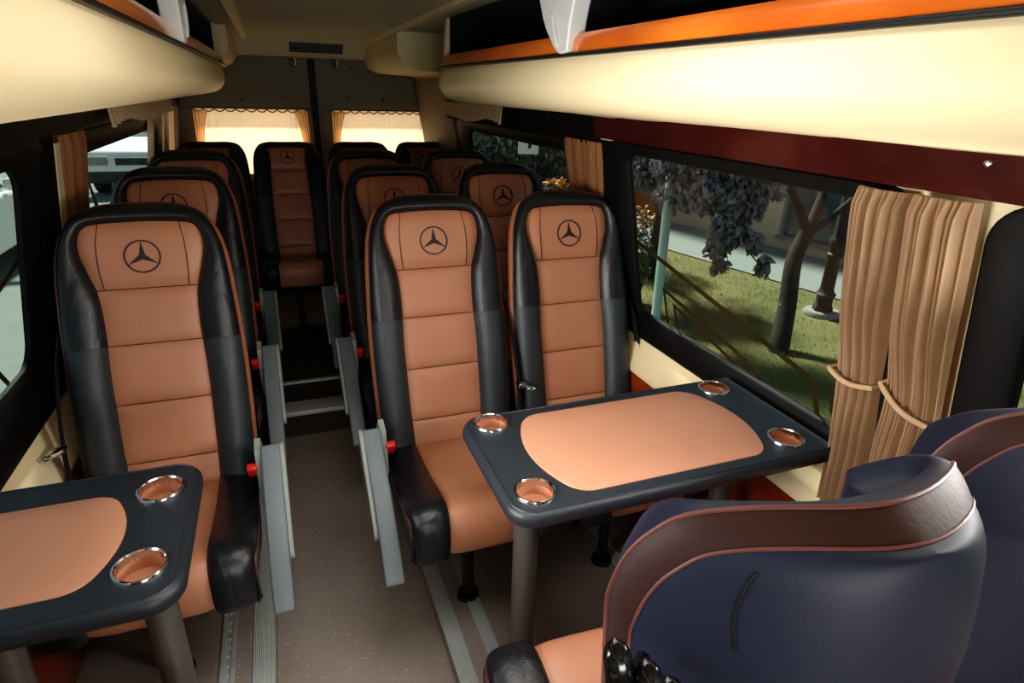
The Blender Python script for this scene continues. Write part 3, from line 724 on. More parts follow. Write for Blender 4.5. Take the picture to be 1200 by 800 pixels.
# ------------------------------------------------------------------ tables
def table(name, x0, x1, tipside, label, legs, inset, cups):
    """top between x0 and x1; tipside -1: rounded end at x0, +1: rounded end at x1"""
    e = empty(name, ((x0 + x1) / 2, .99, 0), 0, label, 'table')
    inv = Matrix.Translation((-(x0 + x1) / 2, -.99, 0))
    def put(m, nm, mt, par=None, sm=40):
        m.v = [tuple(inv @ Vector(v)) for v in m.v]; return m.build(nm, K[mt], par or e, smooth=sm)
    ya, yb = .80, 1.18; rb, rs = .052, .018; pts = []
    big = tipside
    for cx, cy, a0 in ((x1, yb, 0), (x0, yb, 90), (x0, ya, 180), (x1, ya, 270)):
        r = rb if (cx == x0) == (big < 0) else rs
        ccx = cx - r if cx == x1 else cx + r; ccy = cy - r if cy == yb else cy + r
        for k in range(9):
            a = math.radians(a0 + 90 * k / 8); pts.append((ccx + r * math.cos(a), ccy + r * math.sin(a)))
    # inner outline of the padded border = inset outline; build top as ring
    n = len(pts); cx, cy = (x0 + x1) / 2, .99
    def scaled(d): # offset inwards
        out = []
        for i, (x, y) in enumerate(pts):
            a = Vector(pts[i - 1]); b = Vector(pts[(i + 1) % n]); t = (b - a).normalized(); q = Vector((-t.y, t.x)); out.append((x + q.x * d, y + q.y * d))
        return out
    m = MB(); rows = []
    for d, z in ((.004, .668), (0, .674), (-.0, .688), (.003, .695), (.008, .699), (.014, .700)):
        rows.append([(x, y, z) for x, y in scaled(d)])
    m.grid(rows, close=True)
    b = len(m.v); m.add([(x, y, .668) for x, y in scaled(.004)], [tuple(range(n))[::-1]])
    # top face with cup holes cut: boolean-free, built with bmesh triangle fill
    bm = bmesh.new()
    def loop(ps, z):
        vs = [bm.verts.new((x, y, z)) for x, y in ps]
        return [bm.edges.new((vs[i], vs[(i + 1) % len(vs)])) for i in range(len(vs))]
    ed = loop(scaled(.014), .700)
    for (cxp, cyp) in cups: ed += loop([(cxp + .037 * math.cos(2 * PI * k / 28), cyp + .037 * math.sin(2 * PI * k / 28)) for k in range(28)], .700)
    ed += loop(inset, .700)
    bmesh.ops.triangle_fill(bm, use_beauty=True, use_dissolve=False, edges=ed)
    # remove faces that fell inside the holes
    def inside(p, poly):
        c = False; j = len(poly) - 1
        for i in range(len(poly)):
            if (poly[i][1] > p[1]) != (poly[j][1] > p[1]) and p[0] < (poly[j][0] - poly[i][0]) * (p[1] - poly[i][1]) / (poly[j][1] - poly[i][1]) + poly[i][0]: c = not c
            j = i
        return c
    for f in list(bm.faces):
        p = f.calc_center_median()
        if inside(p, inset) or any((p.x - a) ** 2 + (p.y - b_) ** 2 < .0365 ** 2 for a, b_ in cups): bm.faces.remove(f)
    bm.verts.index_update(); m.add([v.co.copy() for v in bm.verts], [[v.index for v in f.verts] for f in bm.faces]); bm.free()
    put(m, 'tabletop', 'table_black')
    # stitching bead along the edge
    put(MB().tube([(x, y, .6995) for x, y in scaled(.010)], .0022, 6, closed=True), 'edge_bead', 'table_black')
    ni = len(inset); icx = sum(p[0] for p in inset) / ni; icy = sum(p[1] for p in inset) / ni
    rows = [[(icx + (x - icx) * s, icy + (y - icy) * s, z) for x, y in inset] for s, z in ((1.0, .6975), (.992, .7012), (.975, .7022), (.6, .7024), (.2, .7024))]
    mi = MB().grid(rows, close=True); mi.add(rows[-1], [tuple(range(len(inset)))]); put(mi, 'leather_inset', 'tabletan')
    for a, b_ in cups:
        rg = put(MB().lathe([(.0345, .690), (.0345, .703), (.0365, .7052), (.0395, .7045), (.0415, .7012), (.0415, .699)], (a, b_, 0), 36), 'cup_ring', 'chrome')
        put(MB().lathe([(.0348, .700), (.0342, .672), (.0338, .6695), (.0001, .6692)], (a, b_, 0), 28), 'cup_well', 'tan', rg)
    for lx, ly in legs:
        put(MB().lathe([(.0285, .668), (.0285, .012), (.030, .011), (.042, .008), (.044, .0)], (lx, ly, 0), 28), 'leg', 'steel')
    return e
def barrel(x0, x1, ya, yb, bl, br, r=.03):
    """rectangle whose short ends bow outwards"""
    def side(xa, y0, y1, bow, cut=.11, n=16):
        return [(xa + bow * (1 - (2 * t - 1) ** 2), y0 + (y1 - y0) * t) for t in [cut + (1 - 2 * cut) * k / n for k in range(n + 1)]]
    right = side(x1, ya, yb, br); left = side(x0, yb, ya, -bl); d = .035
    def corner(c, p, q, n=9):
        return [((1 - t) ** 2 * p[0] + 2 * t * (1 - t) * c[0] + t * t * q[0], (1 - t) ** 2 * p[1] + 2 * t * (1 - t) * c[1] + t * t * q[1]) for t in [k / n for k in range(1, n)]]
    bot = [(x0 + d + (x1 - x0 - 2 * d) * k / 12, ya) for k in range(13)]; top = [(x1 - d - (x1 - x0 - 2 * d) * k / 12, yb) for k in range(13)]
    return bot + corner((x1, ya), bot[-1], right[0]) + right + corner((x1, yb), right[-1], top[0]) + top + corner((x0, yb), top[-1], left[0]) + left + corner((x0, ya), left[-1], bot[0])
table('folding_table', .326, 1.088, -1, 'large dark edged table on the right with tan inset and four cup holders', [(.434, 1.0), (.97, 1.0)], barrel(.475, .918, .835, 1.143, .048, .048), [(.393, 1.135), (.391, .868), (1.004, 1.128), (1.002, .872)])
table('folding_table', -.60, -.203, 1, 'small dark edged table at the left edge with two cup holders in view', [(-.288, 1.0), (-.53, 1.0)], barrel(-.565, -.345, .852, 1.10, .012, .04), [(-.268, 1.092), (-.268, .884)])

# ------------------------------------------------------------------ curtains
def curtain(name, side, top, mid, bot, folds, amp, off, label, mat_='curtain', tie=True, seed=1, group=None, tie_slant=0.0, bulge=.0, hook=False):
    """top / mid / bot = (y_start, y_end, z); folds run down the cloth"""
    e = empty(name, W(side, (top[0] + top[1]) / 2, bot[2], .02), 0, label, 'curtain', group)
    inv = Matrix.Translation(-Vector(e.location)); rnd = random.Random(seed)
    n = folds * 12; ph = [rnd.uniform(.55, 1.25) for _ in range(folds + 1)]; jit = [rnd.uniform(-.3, .3) for _ in range(folds + 1)]
    rows = []; nz = 26
    zs = [top[2] + (bot[2] - top[2]) * i / nz for i in range(nz + 1)]
    for z in zs:
        ya = interp(-z, [-top[2], -mid[2], -bot[2]], [top[0], mid[0], bot[0]]); yb = interp(-z, [-top[2], -mid[2], -bot[2]], [top[1], mid[1], bot[1]])
        near = math.exp(-((z - mid[2]) / .10) ** 2) if tie else 0
        row = []
        for k in range(n + 1):
            u = k / n; f = u * folds; fi = int(min(f, folds - 1)); fr = f - fi
            a = amp * ph[fi] * (.5 - .5 * math.cos(2 * PI * fr)) ** .8
            a *= (1 - .45 * near)
            if z > top[2] - .03: a *= .55 + .45 * (top[2] - z) / .03
            env = bulge * math.sin(PI * u) * (1 - .6 * near)
            yy = ya + (yb - ya) * (u + jit[fi] * .25 / folds * math.sin(PI * fr) + .012 * math.sin(7 * z + fi))
            row.append(tuple(inv @ Vector(W(side, yy, z, off + a + env))))
        rows.append(row)
    m = MB(); m.grid(rows); b = m.build('curtain_cloth', K[mat_], e, smooth=60, recalc=False)
    if tie:
        ya, yb, zt = mid; pts = []
        for k in range(25):
            u = -.06 + 1.12 * k / 24; pts.append(inv @ Vector(W(side, ya + (yb - ya) * u, zt + tie_slant * (u - .5) - .010 * math.sin(PI * max(0, min(1, u))), off + amp * .72 + bulge * .45 * math.sin(PI * max(0, min(1, u))) + .006 - (.05 if k in (0, 24) else 0))))
        rows = [[(p.x, p.y, p.z + dz) for p in pts] for dz in (.006, .003, -.003, -.006)]
        mt = MB(); mt.tube(pts, .0055, 8); t = mt.build('tie_band', K['curtain'], e)
        if hook:
            h = pts[-2]; mh = MB()
            for s in (-1, 1): mh.tube([h, h + Vector((-.012, -.012, .012 * s)), h + Vector((-.010, -.022, .018 * s)), h + Vector((-.004, -.012, .006 * s))], .0035, 6)
            mh.build('tie_hook', K['white_plastic'], t)
    return e
curtain('window_curtain', 1, (.825, .722, 1.262), (.835, .738, .885), (.815, .735, .57), 13, .036, .018, 'pleated tan curtain tied at its middle at the edge of the grass view', seed=3, bulge=.015)
curtain('window_curtain', 1, (.712, .610, 1.265), (.715, .612, .885), (.725, .615, .56), 12, .030, .022, 'looser tan curtain with slanting tie and metal hook, beside the black window edge', seed=5, tie_slant=-.04, bulge=.02, hook=True)
curtain('window_curtain', 1, (2.11, 1.825, 1.255), (2.10, 1.84, 1.0), (2.10, 1.84, .66), 8, .020, .016, 'dark brown curtain between the two windows behind the window seat', mat_='curtain_dark', tie=False, seed=8)
curtain('window_curtain', -1, (2.26, 2.02, 1.258), (2.26, 2.025, .95), (2.25, 2.025, .58), 8, .020, .016, 'brown curtain with pale edge between the two windows on the left', mat_='curtain_dark', tie=False, seed=9)
curtain('window_curtain', -1, (3.50, 3.41, 1.235), (3.49, 3.41, .95), (3.49, 3.41, .72), 3, .020, .016, 'narrow pale curtain hanging across the far left window', mat_='valance', tie=False, seed=10)
# pale gathered curtain headers showing under the racks
def valance(side, ya, yb, z0, z1, label):
    e = empty('curtain_header', W(side, (ya + yb) / 2, z0, .02), 0, label, 'curtain'); inv = Matrix.Translation(-Vector(e.location)); rows = []
    for j in range(9):
        t = j / 8; row = []
        for k in range(161):
            u = k / 160; y = ya + (yb - ya) * u; zb = z0 + .020 * math.sin(u * 9) * (1 - u) ; z = zb + (z1 - zb) * t
            row.append(tuple(inv @ Vector(W(side, y, z, .032 + .012 * math.sin(u * 2 * PI * 22) * (1 - .5 * t) + .02 * (1 - t)))))
        rows.append(row)
    MB().grid(rows).build('gathered_cloth', K['valance'], e, smooth=60, recalc=False); return e
valance(1, 2.70, 3.76, 1.262, 1.338, 'pale gathered cloth under the far end of the right rack')
valance(-1, 2.50, 4.0, 1.250, 1.330, 'pale gathered cloth under the far end of the left rack')
# peach curtains on the rear doors
def rear_curtain(x0, x1, label):
    e = empty('rear_curtain', ((x0 + x1) / 2, 4.57, .8), 0, label, 'curtain', 'curtains on the rear doors'); inv = Matrix.Translation(-Vector(e.location)); rows = []
    rnd = random.Random(int(x0 * 100)); n = 120; a = [rnd.uniform(.3, 1) for _ in range(30)]
    for j in range(13):
        z = .80 + (1.247 - .80) * j / 12; row = []
        for k in range(n + 1):
            u = k / n; edge = math.exp(-(min(u, 1 - u) / .10) ** 2)
            ff = u * 20; d = (.004 + .012 * edge) * a[int(ff) % 30] * (.5 - .5 * math.cos(2 * PI * ff * (1 + .5 * edge)))
            row.append(tuple(inv @ Vector((x0 + (x1 - x0) * u, 4.585 - d, z))))
        rows.append(row)
    MB().grid(rows).build('curtain_cloth', K['curtain_rear'], e, smooth=60, recalc=False)
    m = MB(); pts = []
    for k in range(121):
        u = k / 120; pts.append(inv @ Vector((x0 + (x1 - x0) * u, 4.572, 1.246 - .016 * abs(math.sin(u * PI * 11)))))
    m.tube(pts, .004, 6); m.tube([inv @ Vector((x0 - .01, 4.578, 1.252)), inv @ Vector((x1 + .01, 4.578, 1.252))], .004, 8)
    m.build('scalloped_braid', K['scallop'], e)
    # gathered dark corner folds
    for xa, s in ((x0, 1), (x1, -1)):
        rows = []
        for j in range(11):
            z = .80 + .44 * j / 10; t = j / 10; w = .035 + .055 * t ** 3; row = []
            for k in range(25):
                u = k / 24; row.append(tuple(inv @ Vector((xa + s * w * u, 4.566 - .007 * (.5 - .5 * math.cos(u * 2 * PI * 4)), z))))
            rows.append(row)
        MB().grid(rows).build('corner_fold', K['curtain_rear'], e, smooth=60, recalc=False)
    return e
rear_curtain(-.468, .232, 'backlit peach curtain on the left rear door'); rear_curtain(.392, 1.08, 'backlit peach curtain on the right rear door')

# ------------------------------------------------------------------ outside
GZ = -.75
X = {}
X['grass'] = mat('lawn_grass', (66, 78, 34), rough=.95, rgb2=(124, 116, 72), scale=1.6, bump=.6, bscale=60)
X['blade'] = mat('grass_blade', (112, 122, 62), rough=.9, rgb2=(160, 150, 98), scale=1.2, subtrans=.5)
X['walk'] = mat('pale_concrete', (122, 130, 124), rough=.9, var=.06, scale=8, bump=.3, bscale=60)
X['asphalt'] = mat('street_asphalt', (104, 114, 108), rough=.9, var=.1, scale=5, bump=.4, bscale=90)
X['line'] = mat('street_line', (216, 216, 208), rough=.8)
X['brick'] = brick('tan_brick', (206, 188, 154), (216, 196, 164), (176, 160, 130))
X['brick_o'] = brick('orange_brick', (196, 120, 58), (178, 104, 52), (150, 110, 80))
X['dglass'] = mat('dark_window_glass', (70, 84, 92), rough=.15, var=.3, scale=1.2)
X['white'] = mat('white_paint', (222, 226, 222), rough=.3, var=.02, coat=.4)
X['wall'] = mat('pale_render', (124, 130, 126), rough=.9, var=.04, scale=3)
X['bark'] = mat('grey_green_bark', (58, 54, 46), rough=.95, var=.25, scale=12, bump=.8, bscale=40)
X['leafd'] = mat('dark_plum_leaf', (104, 98, 106), rough=.55, rgb2=(172, 164, 170), scale=3.5, subtrans=.2)
X['leafd2'] = mat('grey_green_leaf', (70, 78, 72), rough=.6, rgb2=(134, 140, 130), scale=4, subtrans=.2)
X['leafg'] = mat('green_shrub_leaf', (78, 98, 60), rough=.6, rgb2=(150, 160, 120), scale=5, subtrans=.2)
X['leafdark'] = mat('dark_hedge_leaf', (44, 50, 48), rough=.7, rgb2=(96, 104, 98), scale=3)  # darker leaf colour for the hedge at the back
X['pole'] = mat('pale_green_paint', (176, 204, 194), rough=.5, var=.04)
X['lampb'] = mat('brown_cast_iron', (58, 48, 44), rough=.55, var=.1)
X['plinth'] = mat('grey_plinth', (140, 140, 136), rough=.9)
X['tyre'] = mat('tyre_rubber', (24, 24, 24), rough=.8); X['cglass'] = mat('car_glass', (58, 72, 78), rough=.1, var=.1)
X['grey'] = mat('bumper_plastic', (46, 50, 50), rough=.6); X['yellow'] = mat('yellow_sticker', (214, 190, 40), rough=.6)
X['flower'] = mat('orange_flower', (214, 130, 60), rough=.7, rgb2=(220, 170, 110)); X['lilac'] = mat('pale_flower', (206, 198, 206), rough=.7)
# ground
dirw = Vector((.221, -.975, 0)); nw = Vector((.975, .221, 0)); P0 = Vector((7.13, 7.545, GZ))
def gquad(name, pts, mt, z): 
    m = MB(); m.add([(x, y, z) for x, y in pts], [tuple(range(len(pts)))]); return struct(m.build(name, X[mt], smooth=0, recalc=False))
gquad('road', [(-40, -30), (1.9, -30), (1.9, 60), (-40, 60)], 'asphalt', GZ - .02)
gquad('lawn', [(1.9, -30), (30, -30), (30, 60), (1.9, 60)], 'grass', GZ)
def along(s, off): p = P0 + dirw * s + nw * off; return (p.x, p.y)
gquad('sidewalk', [along(-30, -1.68), along(14, -1.68), along(14, 0.05), along(-30, .05)], 'walk', GZ + .015)
gquad('street', [(-4.4, -30), (-4.25, -30), (-4.25, 60), (-4.4, 60)], 'line', GZ - .014)
gquad('street.001', [(-3.5, 12.4), (-1.6, 13.0), (-1.6, 13.12), (-3.5, 12.52)], 'line', GZ - .013)
# grass blades over the near lawn
m = MB(); rnd = random.Random(5)
for _ in range(9000):
    x = rnd.uniform(1.95, 6.2); y = rnd.uniform(1.2, 9.5)
    if (Vector((x, y, 0)) - Vector((P0.x, P0.y, 0))).dot(nw) > -1.72: continue
    h = rnd.uniform(.02, .05); a = rnd.uniform(0, PI); w = .006; dx, dy = w * math.cos(a), w * math.sin(a); lx, ly = rnd.uniform(-.03, .03), rnd.uniform(-.03, .03)
    m.add([(x - dx, y - dy, GZ), (x + dx, y + dy, GZ), (x + lx, y + ly, GZ + h)], [(0, 1, 2)])
o = m.build('grass', X['blade'], smooth=0, recalc=False); tag(o, 'short green and yellowed grass covering the lawn outside', 'grass', kind='stuff')
# brick building
bb = empty('brick_building', tuple(P0), math.atan2(dirw.y, dirw.x), 'tan brick building with a dark window across the footpath', 'building')
def bbox_(nm, s0, s1, z0, z1, d0, d1, mt, par=None): return MB().box(s0, s1, d0, d1, z0, z1).build(nm, mt, par or bb, smooth=0)
m = MB(); D0, D1 = .0, 3.0     # +y of the local frame points away from the street after rotation
m.box(-2.2, .29, 0, .25, 0, 4.5); m.box(.29, 2.9, 0, .25, 0, .19); m.box(.29, 2.9, 0, .25, 2.3, 4.5); m.box(2.9, 9, 0, .25, 0, 4.5); m.box(-2.2, 9, .25, .3, 0, 4.5)
m.build('brick_wall', X['brick'], bb, smooth=0)
wf = MB().box(.27, 2.92, -.04, .06, .16, .21).box(.29, .34, 0, .1, .2, 2.3).box(1.55, 1.59, .02, .1, .2, 2.3).box(2.85, 2.9, 0, .1, .2, 2.3).build('window', X['wall'], bb, smooth=0)
MB().box(.33, 2.86, .08, .09, .2, 2.3).build('pane', X['dglass'], wf, smooth=0)
b2 = MB().box(-9, -2.25, -.1, .3, 0, 4.5).build('wing_wall', X['brick_o'], bb, smooth=0)
# foliage helper: leaf cards gathered in clusters
def leaves(m, centre, rad, count, size, rnd, droop=.5):
    c = Vector(centre)
    for _ in range(count):
        while True:
            d = Vector((rnd.uniform(-1, 1), rnd.uniform(-1, 1), rnd.uniform(-1, 1)))
            if d.length <= 1: break
        p = c + Vector((d.x * rad[0], d.y * rad[1], d.z * rad[2])); s = size * rnd.uniform(.6, 1.25)
        t = Vector((rnd.uniform(-1, 1), rnd.uniform(-1, 1), rnd.uniform(-1.2, .2) - droop)).normalized()
        q = t.cross(Vector((rnd.uniform(-1, 1), rnd.uniform(-1, 1), rnd.uniform(-1, 1)))).normalized(); nn = t.cross(q) * s * .14
        m.add([p, p + t * s * .35 + q * s * .36 + nn, p + t * s * .75 + q * s * .28 + nn, p + t * s * 1.1, p + t * s * .75 - q * s * .28 + nn, p + t * s * .35 - q * s * .36 + nn, p + t * s * .55],
              [(0, 1, 6), (1, 2, 6), (2, 3, 6), (3, 4, 6), (4, 5, 6), (5, 0, 6)])
def branchy(m, pts, r0, r1, n=10):
    p = catmull([Vector(v) for v in pts], 5); k = len(p); m.tube(p, [r0 + (r1 - r0) * i / (k - 1) for i in range(k)], n)
rnd = random.Random(11)
t = empty('plum_tree', (4.18, 3.94, GZ), 0, 'forked tree with slanting trunk on the lawn, hanging dark plum leaves', 'tree'); inv = -Vector(t.location)
def sh(m): m.v = [tuple(Vector(v) + inv) for v in m.v]; return m
m = MB()
branchy(m, [(4.16, 3.92, -.78), (4.2, 3.96, -.65), (4.3, 4.06, -.38), (4.40, 4.19, -.01), (4.5, 4.24, .19), (4.57, 4.26, .30)], .095, .062)
branchy(m, [(4.54, 4.25, .22), (4.53, 4.33, .42), (4.45, 4.48, .68), (4.40, 4.6, 1.0), (4.2, 4.8, 1.5)], .052, .02)
branchy(m, [(4.55, 4.25, .24), (4.67, 4.30, .47), (4.77, 4.36, .69), (4.85, 4.44, 1.0), (4.9, 4.5, 1.6)], .056, .025)
branchy(m, [(4.58, 4.25, .26), (4.71, 4.23, .35), (4.87, 4.22, .48), (5.05, 4.22, .66), (5.2, 4.2, 1.1)], .036, .018)
branchy(m, [(4.45, 4.48, .68), (4.2, 4.5, .95), (3.9, 4.4, .85), (3.72, 4.25, .45), (3.75, 4.1, .2), (3.83, 3.95, .05)], .02, .004)
sh(m).build('trunk', X['bark'], t)
m = MB()
for c, r, k in (((3.55, 4.92, .88), (.30, .30, .22), 420), ((3.75, 4.58, .86), (.30, .25, .22), 520), ((3.88, 4.32, .86), (.25, .2, .18), 330), ((3.96, 4.18, .72), (.12, .12, .12), 90), ((3.62, 4.52, .62), (.22, .2, .18), 380), ((3.80, 4.3, .58), (.20, .18, .16), 330), ((3.68, 4.27, .36), (.17, .15, .16), 260), ((3.55, 4.25, .22), (.09, .1, .14), 110), ((3.56, 4.19, .06), (.06, .06, .07), 36), ((3.80, 4.08, .27), (.07, .06, .08), 40), ((3.83, 3.96, .09), (.06, .05, .10), 40), ((3.55, 4.75, .62), (.2, .2, .2), 220), ((3.9, 4.6, 1.3), (.7, .6, .35), 900)):
    leaves(m, c, r, int(k * 1.5), .075, rnd)
sh(m).build('foliage', X['leafd'], t, smooth=0, recalc=False)
def tree(base, top, r, crown, mt, label, size=.1, name='tree'):
    t = empty(name, base, 0, label, 'tree', None); inv = -Vector(base)
    m = MB(); b = Vector(base); tp = Vector(top); branchy(m, [b + Vector((0, 0, -.03)), b + (tp - b) * .4 + Vector((.05, .05, 0)), tp], r, r * .5)
    for c, rr, k in crown[:4]: branchy(m, [b + (tp - b) * .6, (b + (tp - b) * .8 + Vector(c)) / 2, c], r * .35, r * .1, 6)
    m.v = [tuple(Vector(v) + inv) for v in m.v]; m.build('trunk', X['bark'], t)
    m = MB()
    for c, rr, k in crown: leaves(m, c, rr, k, size, rnd)
    m.v = [tuple(Vector(v) + inv) for v in m.v]; m.build('foliage', X[mt], t, smooth=0, recalc=False); return t
tree((4.3, 6.35, GZ), (4.15, 6.0, .9), .075, [((4.1, 5.9, .95), (.5, .5, .35), 800), ((3.75, 5.75, .68), (.22, .25, .2), 260), ((4.45, 7.1, .62), (.5, .5, .30), 600), ((3.72, 5.3, .5), (.14, .2, .2), 160), ((4.1, 6.3, 1.3), (.8, .8, .4), 700)], 'leafd', 'second dark leaved tree behind the pale green pole', .10, 'plum_tree')
tree((3.6, 9.4, GZ), (3.5, 9.2, .6), .07, [((3.0, 9.1, .75), (.5, .4, .35), 700), ((3.6, 8.9, .62), (.6, .4, .35), 800), ((4.1, 8.7, .62), (.45, .4, .4), 600), ((2.8, 9.0, .25), (.4, .3, .3), 500), ((3.5, 8.8, .2), (.5, .3, .3), 600), ((3.5, 9.3, 1.2), (1.2, .5, .4), 900)], 'leafd2', 'grey leaved tree filling the far right window', .09)
def shrub(base, lobes, mt, label, size=.07, fl=None, group=None):
    t = empty('leafy_shrub', base, 0, label, 'shrub', group); inv = -Vector(base)
    m = MB()
    for c, rr, k in lobes:
        for j in range(5): branchy(m, [Vector(base) + Vector((0, 0, -.02)), (Vector(base) + Vector(c)) / 2 + Vector((rnd.uniform(-.05, .05), rnd.uniform(-.05, .05), 0)), Vector(c) + Vector((rnd.uniform(-.6, .6) * rr[0], rnd.uniform(-.6, .6) * rr[1], rnd.uniform(0, .6) * rr[2]))], .012, .003, 5)
    m.v = [tuple(Vector(v) + inv) for v in m.v]; m.build('stems', X['bark'], t)
    m = MB()
    for c, rr, k in lobes: leaves(m, c, rr, k, size, rnd, .1)
    m.v = [tuple(Vector(v) + inv) for v in m.v]; m.build('foliage', X[mt], t, smooth=0, recalc=False)
    if fl:
        m = MB()
        for c, rr, k, sz in fl[1]: leaves(m, c, rr, k, sz, rnd, -.5)
        m.v = [tuple(Vector(v) + inv) for v in m.v]; m.build('flowers', X[fl[0]], t, smooth=0, recalc=False)
    return t
shrub((3.5, 5.62, GZ), [((3.5, 5.6, -.35), (.25, .25, .35), 500), ((3.48, 5.56, -.12), (.16, .16, .14), 220)], 'leafg', 'pale green shrub with a white flower at the foot of the pole', fl=('lilac', [((3.56, 5.42, -.15), (.06, .05, .05), 12, .06)]))
shrub((4.75, 7.6, GZ), [((4.75, 7.6, -.42), (.4, .4, .33), 600)], 'leafd2', 'grey green shrub in front of the orange brick wall', fl=('flower', [((4.68, 7.42, -.18), (.35, .3, .16), 90, .07)]))
shrub((3.6, 8.0, GZ), [((3.6, 8.0, -.2), (.5, .35, .5), 900), ((3.1, 7.85, -.05), (.4, .3, .4), 600)], 'leafd2', 'low shrub with pale peach flowers outside the far right window', fl=('flower', [((3.70, 7.9, .24), (.2, .2, .06), 60, .06)]))
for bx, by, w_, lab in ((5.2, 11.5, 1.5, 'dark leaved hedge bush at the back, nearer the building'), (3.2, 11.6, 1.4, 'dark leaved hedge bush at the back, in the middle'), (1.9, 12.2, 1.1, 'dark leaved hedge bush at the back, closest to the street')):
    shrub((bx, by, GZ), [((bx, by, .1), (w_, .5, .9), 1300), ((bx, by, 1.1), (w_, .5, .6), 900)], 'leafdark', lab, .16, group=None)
# pale green pole, cast lamp post, sign board
o = empty('street_pole', (3.362, 4.754, GZ), 0, 'pale green round pole standing on the lawn', 'pole')
MB().tube([(0, 0, 0), (.36, .566, 1.58), (.62, .97, 2.72)], .048, 20).build('shaft', X['pole'], o)
MB().tube([(.20, .27, .82), (.236, .37, 1.12)], .014, 10).build('clamp', X['pole'], o)
o = empty('lamp_post', (5.394, 4.614, GZ), 0, 'ornate dark brown cast iron lamp post beside the footpath', 'lamp post')
MB().lathe([(.0001, .05), (.17, .05), (.19, .02), (.19, 0)], (0, 0, 0), 20).build('plinth', X['plinth'], o)
MB().lathe([(.105, .05), (.105, .09), (.085, .12), (.085, .20), (.105, .235)], (0, 0, 0), 6).build('base_drum', X['lampb'], o, smooth=0)
MB().lathe([(.105, .235), (.08, .26), (.07, .30), (.066, .62), (.082, .64), (.082, .67), (.064, .69), (.078, .76), (.086, .80), (.074, .84), (.06, .86), (.056, 1.9), (.05, 3.0)], (0, 0, 0), 20).build('shaft', X['lampb'], o)
o = empty('sign_board', (2.98, 7.35, GZ), math.radians(-20), 'small white board on a post among the grey leaves', 'sign')
MB().tube([(0, .02, 0), (0, .02, 1.7)], .02, 10).build('post', X['grey'], o)
MB().box(-.13, .13, -.005, .005, 1.43, 1.70, .004).build('board', X['white'], o)
MB().prism([(-.01, 1.50), (.03, 1.50), (.045, 1.55), (.02, 1.60), (.022, 1.66), (.005, 1.68), (-.008, 1.62), (.005, 1.57)], lambda u, v, w: (u, w, v), -.0055, -.0075).build('dark_mark', X['grey'], o, smooth=0)
